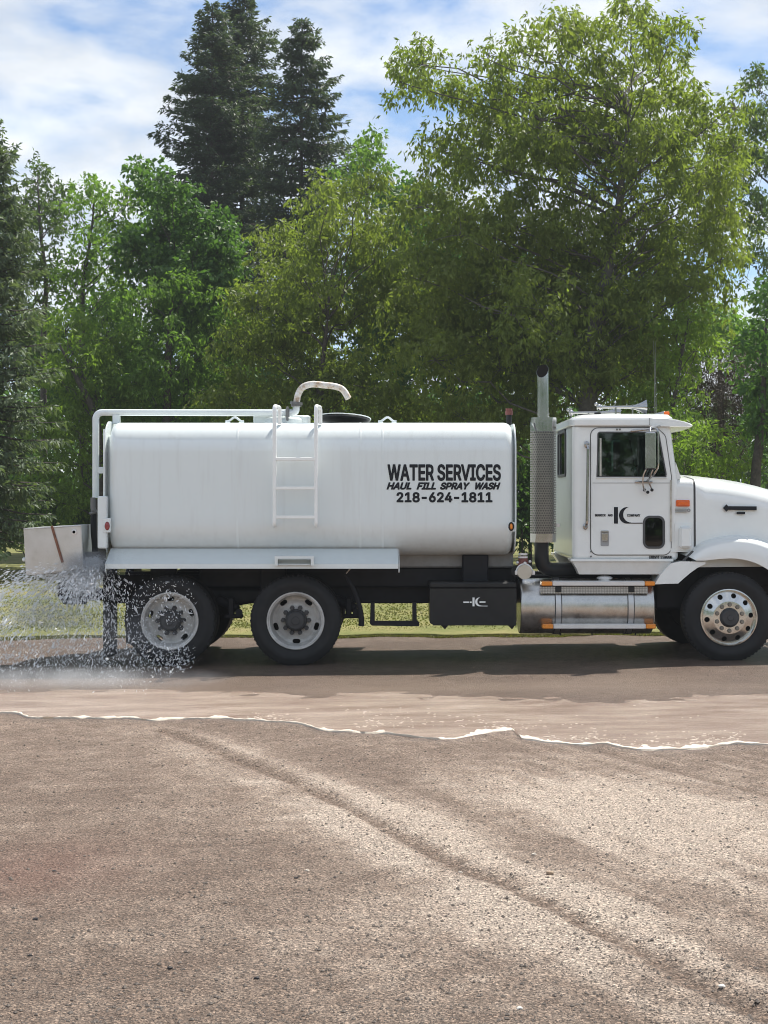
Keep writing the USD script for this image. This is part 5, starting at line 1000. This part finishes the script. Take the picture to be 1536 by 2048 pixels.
# splash where the water lands
n = 900; sx_ = -5.6 + 3.3 * r.random(n); sy_ = 16.9 + r.normal(scale=.7, size=n) - .10 * (sx_ + 3); sz_ = ground_z(sx_) + .012 + r.exponential(.035, n)
obj('splash', drop_mesh(np.stack([sx_, sy_, sz_], 1), r.normal(size=(n, 3)) + [0, 0, 1.5], r.uniform(.002, .006, n), 10), 'water_drop', smooth=False, label='low splash of drops where the spray hits the ground', cat='splash', kind='stuff')
def mist(name, c, s, dens, label):
    m = trimesh.creation.icosphere(4, 1.0); d = m.vertices; m.vertices = d * (0.8 + .4 * meshkit.fbm(d * 1.7 + 5, 3, 12))[:, None] * np.array(s) + np.array(c)
    usd = LOOK.get('mist_' + name)
    LOOK['mist_' + name] = usdkit.material(stage, '/World/Looks/mist_' + name, {'g': ('geometry', {}), 'n': ('noise_texture', {'scale': 2.6, 'detail': 4.0, 'roughness': .55}),
        'sub': ('vector_math', {'math_type': 'subtract', 'vector2': tuple(c)}), 'div': ('vector_math', {'math_type': 'divide', 'vector2': tuple(s)}), 'len': ('vector_math', {'math_type': 'length'}),
        'fall': ('map_range', {'range_type': 'smoothstep', 'from_min': .15, 'from_max': .85, 'to_min': 1.0, 'to_max': 0.0, 'clamp': True}), 'nr': ('map_range', {'range_type': 'linear', 'from_min': .35, 'from_max': .7, 'to_min': .15, 'to_max': 1.0, 'clamp': True}),
        'mul': ('math', {'math_type': 'multiply'}), 'mul2': ('math', {'math_type': 'multiply', 'value2': dens}), 'v': ('principled_volume', {'color': (.93, .94, .96), 'anisotropy': .3})},
        [('g.position', 'n.vector'), ('g.position', 'sub.vector1'), ('sub.vector', 'div.vector1'), ('div.vector', 'len.vector1'), ('len.value', 'fall.value'), ('n.fac', 'nr.value'), ('fall.result', 'mul.value1'), ('nr.result', 'mul.value2'), ('mul.value', 'mul2.value1'), ('mul2.value', 'v.density')], volume='v.volume')
    obj('spray_mist', m, 'mist_' + name, label=label, cat='mist', kind='stuff')
mist('nozzle', P(178, 1130, 17.8), (.55, .42, .25), 4.6, 'white mist round the nozzle at the tail of the truck')
mist('fan', [X(105, 17.6), 17.5, .62], (.95, .7, .32), 1.5, 'thin mist trailing left from the tail of the truck')
mist('veil', [X(200, 17.2), 17.2, .38], (1.5, .7, .50), .55, 'thin veil of mist in front of the rearmost wheel')
mist('ground', [X(140, 15.7), 15.75, .08], (2.3, .75, .17), 1.6, 'low white mist over the muddy water behind the truck')
# scattered stones of the gravel
def stone(seed, sub=1):
    m = trimesh.creation.icosphere(sub, 1.0); d = m.vertices; m.vertices = d * (.65 + .7 * meshkit.noise(d * 1.9 + seed * 7.3, seed))[:, None] * [1, .8, .55]; return m
look('stone', {'o': ('geometry', {}), 'r': ('rgb_ramp', {'ramp': [(0, (.12, .10, .085)), (.2, (.28, .23, .19)), (.6, (.44, .37, .31)), (.9, (.62, .56, .49)), (1, (.72, .67, .60))]}), 'p': ('principled_bsdf', {'roughness': .85})}, [('o.random_per_island', 'r.fac'), ('r.color', 'p.base_color')], 'p.BSDF')
def chip(k):
    v = oct_v * (.7 + .6 * meshkit.noise(oct_v * 1.7 + k * 5.1, k)[:, None]) * [1, .8, .6]; return trimesh.Trimesh(v, oct_f, process=False)
protos = [chip(k) for k in range(8)] ; r = np.random.default_rng(600)
N = 34000; vv = 1340 + 800 * r.random(N) ** .95; uu = r.uniform(-60, 1600, N)
gp_ = np.array([G(u, v) for u, v in zip(uu, vv)]); sz = np.clip(.0030 * (1 + r.pareto(3.4, N)), .003, .013)
ok = (gp_[:, 1] < edge_y(gp_[:, 0]) - .05) | (gp_[:, 1] > 15.9); gp_, sz = gp_[ok], sz[ok]; gz = detail_z(gp_[:, 0], gp_[:, 1])
vs, fs, o = [], [], 0; ang = r.uniform(0, 2 * np.pi, len(sz)); which = r.integers(0, 8, len(sz))
for k in range(8):
    w = which == k; ca, sa = np.cos(ang[w]), np.sin(ang[w]); b = protos[k].vertices; s_ = sz[w][:, None]
    x_ = gp_[w, 0][:, None] + s_ * (b[:, 0] * ca[:, None] - b[:, 1] * sa[:, None]); y_ = gp_[w, 1][:, None] + s_ * (b[:, 0] * sa[:, None] + b[:, 1] * ca[:, None]); z_ = gz[w][:, None] + s_ * (b[None, :, 2] + .2)
    v = np.stack([x_, y_, z_], -1).reshape(-1, 3); f = (np.arange(w.sum())[:, None, None] * len(b) + protos[k].faces[None]).reshape(-1, 3); vs.append(v); fs.append(f + o); o += len(v)
obj('loose_gravel', (np.vstack(vs), np.vstack(fs)), 'stone', smooth=False, label='loose small stones scattered over the gravel lot', cat='gravel', kind='stuff')
for k, (u, v, s, c, lab) in enumerate([(1100, 1747, .020, 'tan_stone', 'tan stone on the pale ridge between the tyre tracks at lower right'), (1068, 1708, .014, 'pale_stone', 'small pale stone on the dark track right of centre'), (920, 1741, .012, 'pale_stone', 'pale stone at the left rim of the main tyre track'), (1443, 1974, .013, 'white_stone', 'white pebble near the lower right corner'),
                                       (1039, 2021, .010, 'white_stone', 'white pebble at the bottom edge right of centre'), (614, 1742, .012, 'pale_stone', 'pale pebble left of the main tyre track'), (71, 1838, .013, 'dark_stone', 'dark stone near the red stain at lower left'), (60, 1911, .011, 'dark_stone', 'dark stone near the lower left corner'),
                                       (108, 1741, .010, 'dark_stone', 'dark pebble on the red stain at left'), (514, 1961, .011, 'dark_stone', 'dark stone at the bottom left of centre'), (592, 1756, .011, 'dark_stone', 'dark stone just below the pale pebble left of the main tyre track'), (340, 1938, .011, 'dark_stone', 'dark stone at the bottom between the left corner and the middle')]):
    p = G(u, v); m = stone(20 + k, 2); m.vertices = m.vertices * s + [p[0], p[1], detail_z(p[:1], p[1:2])[0] + s * .25]
    obj('stone', m, c, smooth=True, label=lab, cat='stone')

# ------------------------------------------------------------------ air
LOOK['haze'] = usdkit.material(stage, '/World/Looks/haze', {'v': ('principled_volume', {'color': (.90, .95, 1.0), 'density': 0.00042, 'anisotropy': 0.1})}, volume='v.volume')
obj('haze', trimesh.creation.box(bounds=[[-1900, -1900, -1.2], [1900, 1900, 24.5]]), 'haze', smooth=False, label='thin summer haze softening the far trees', cat='haze', kind='stuff')
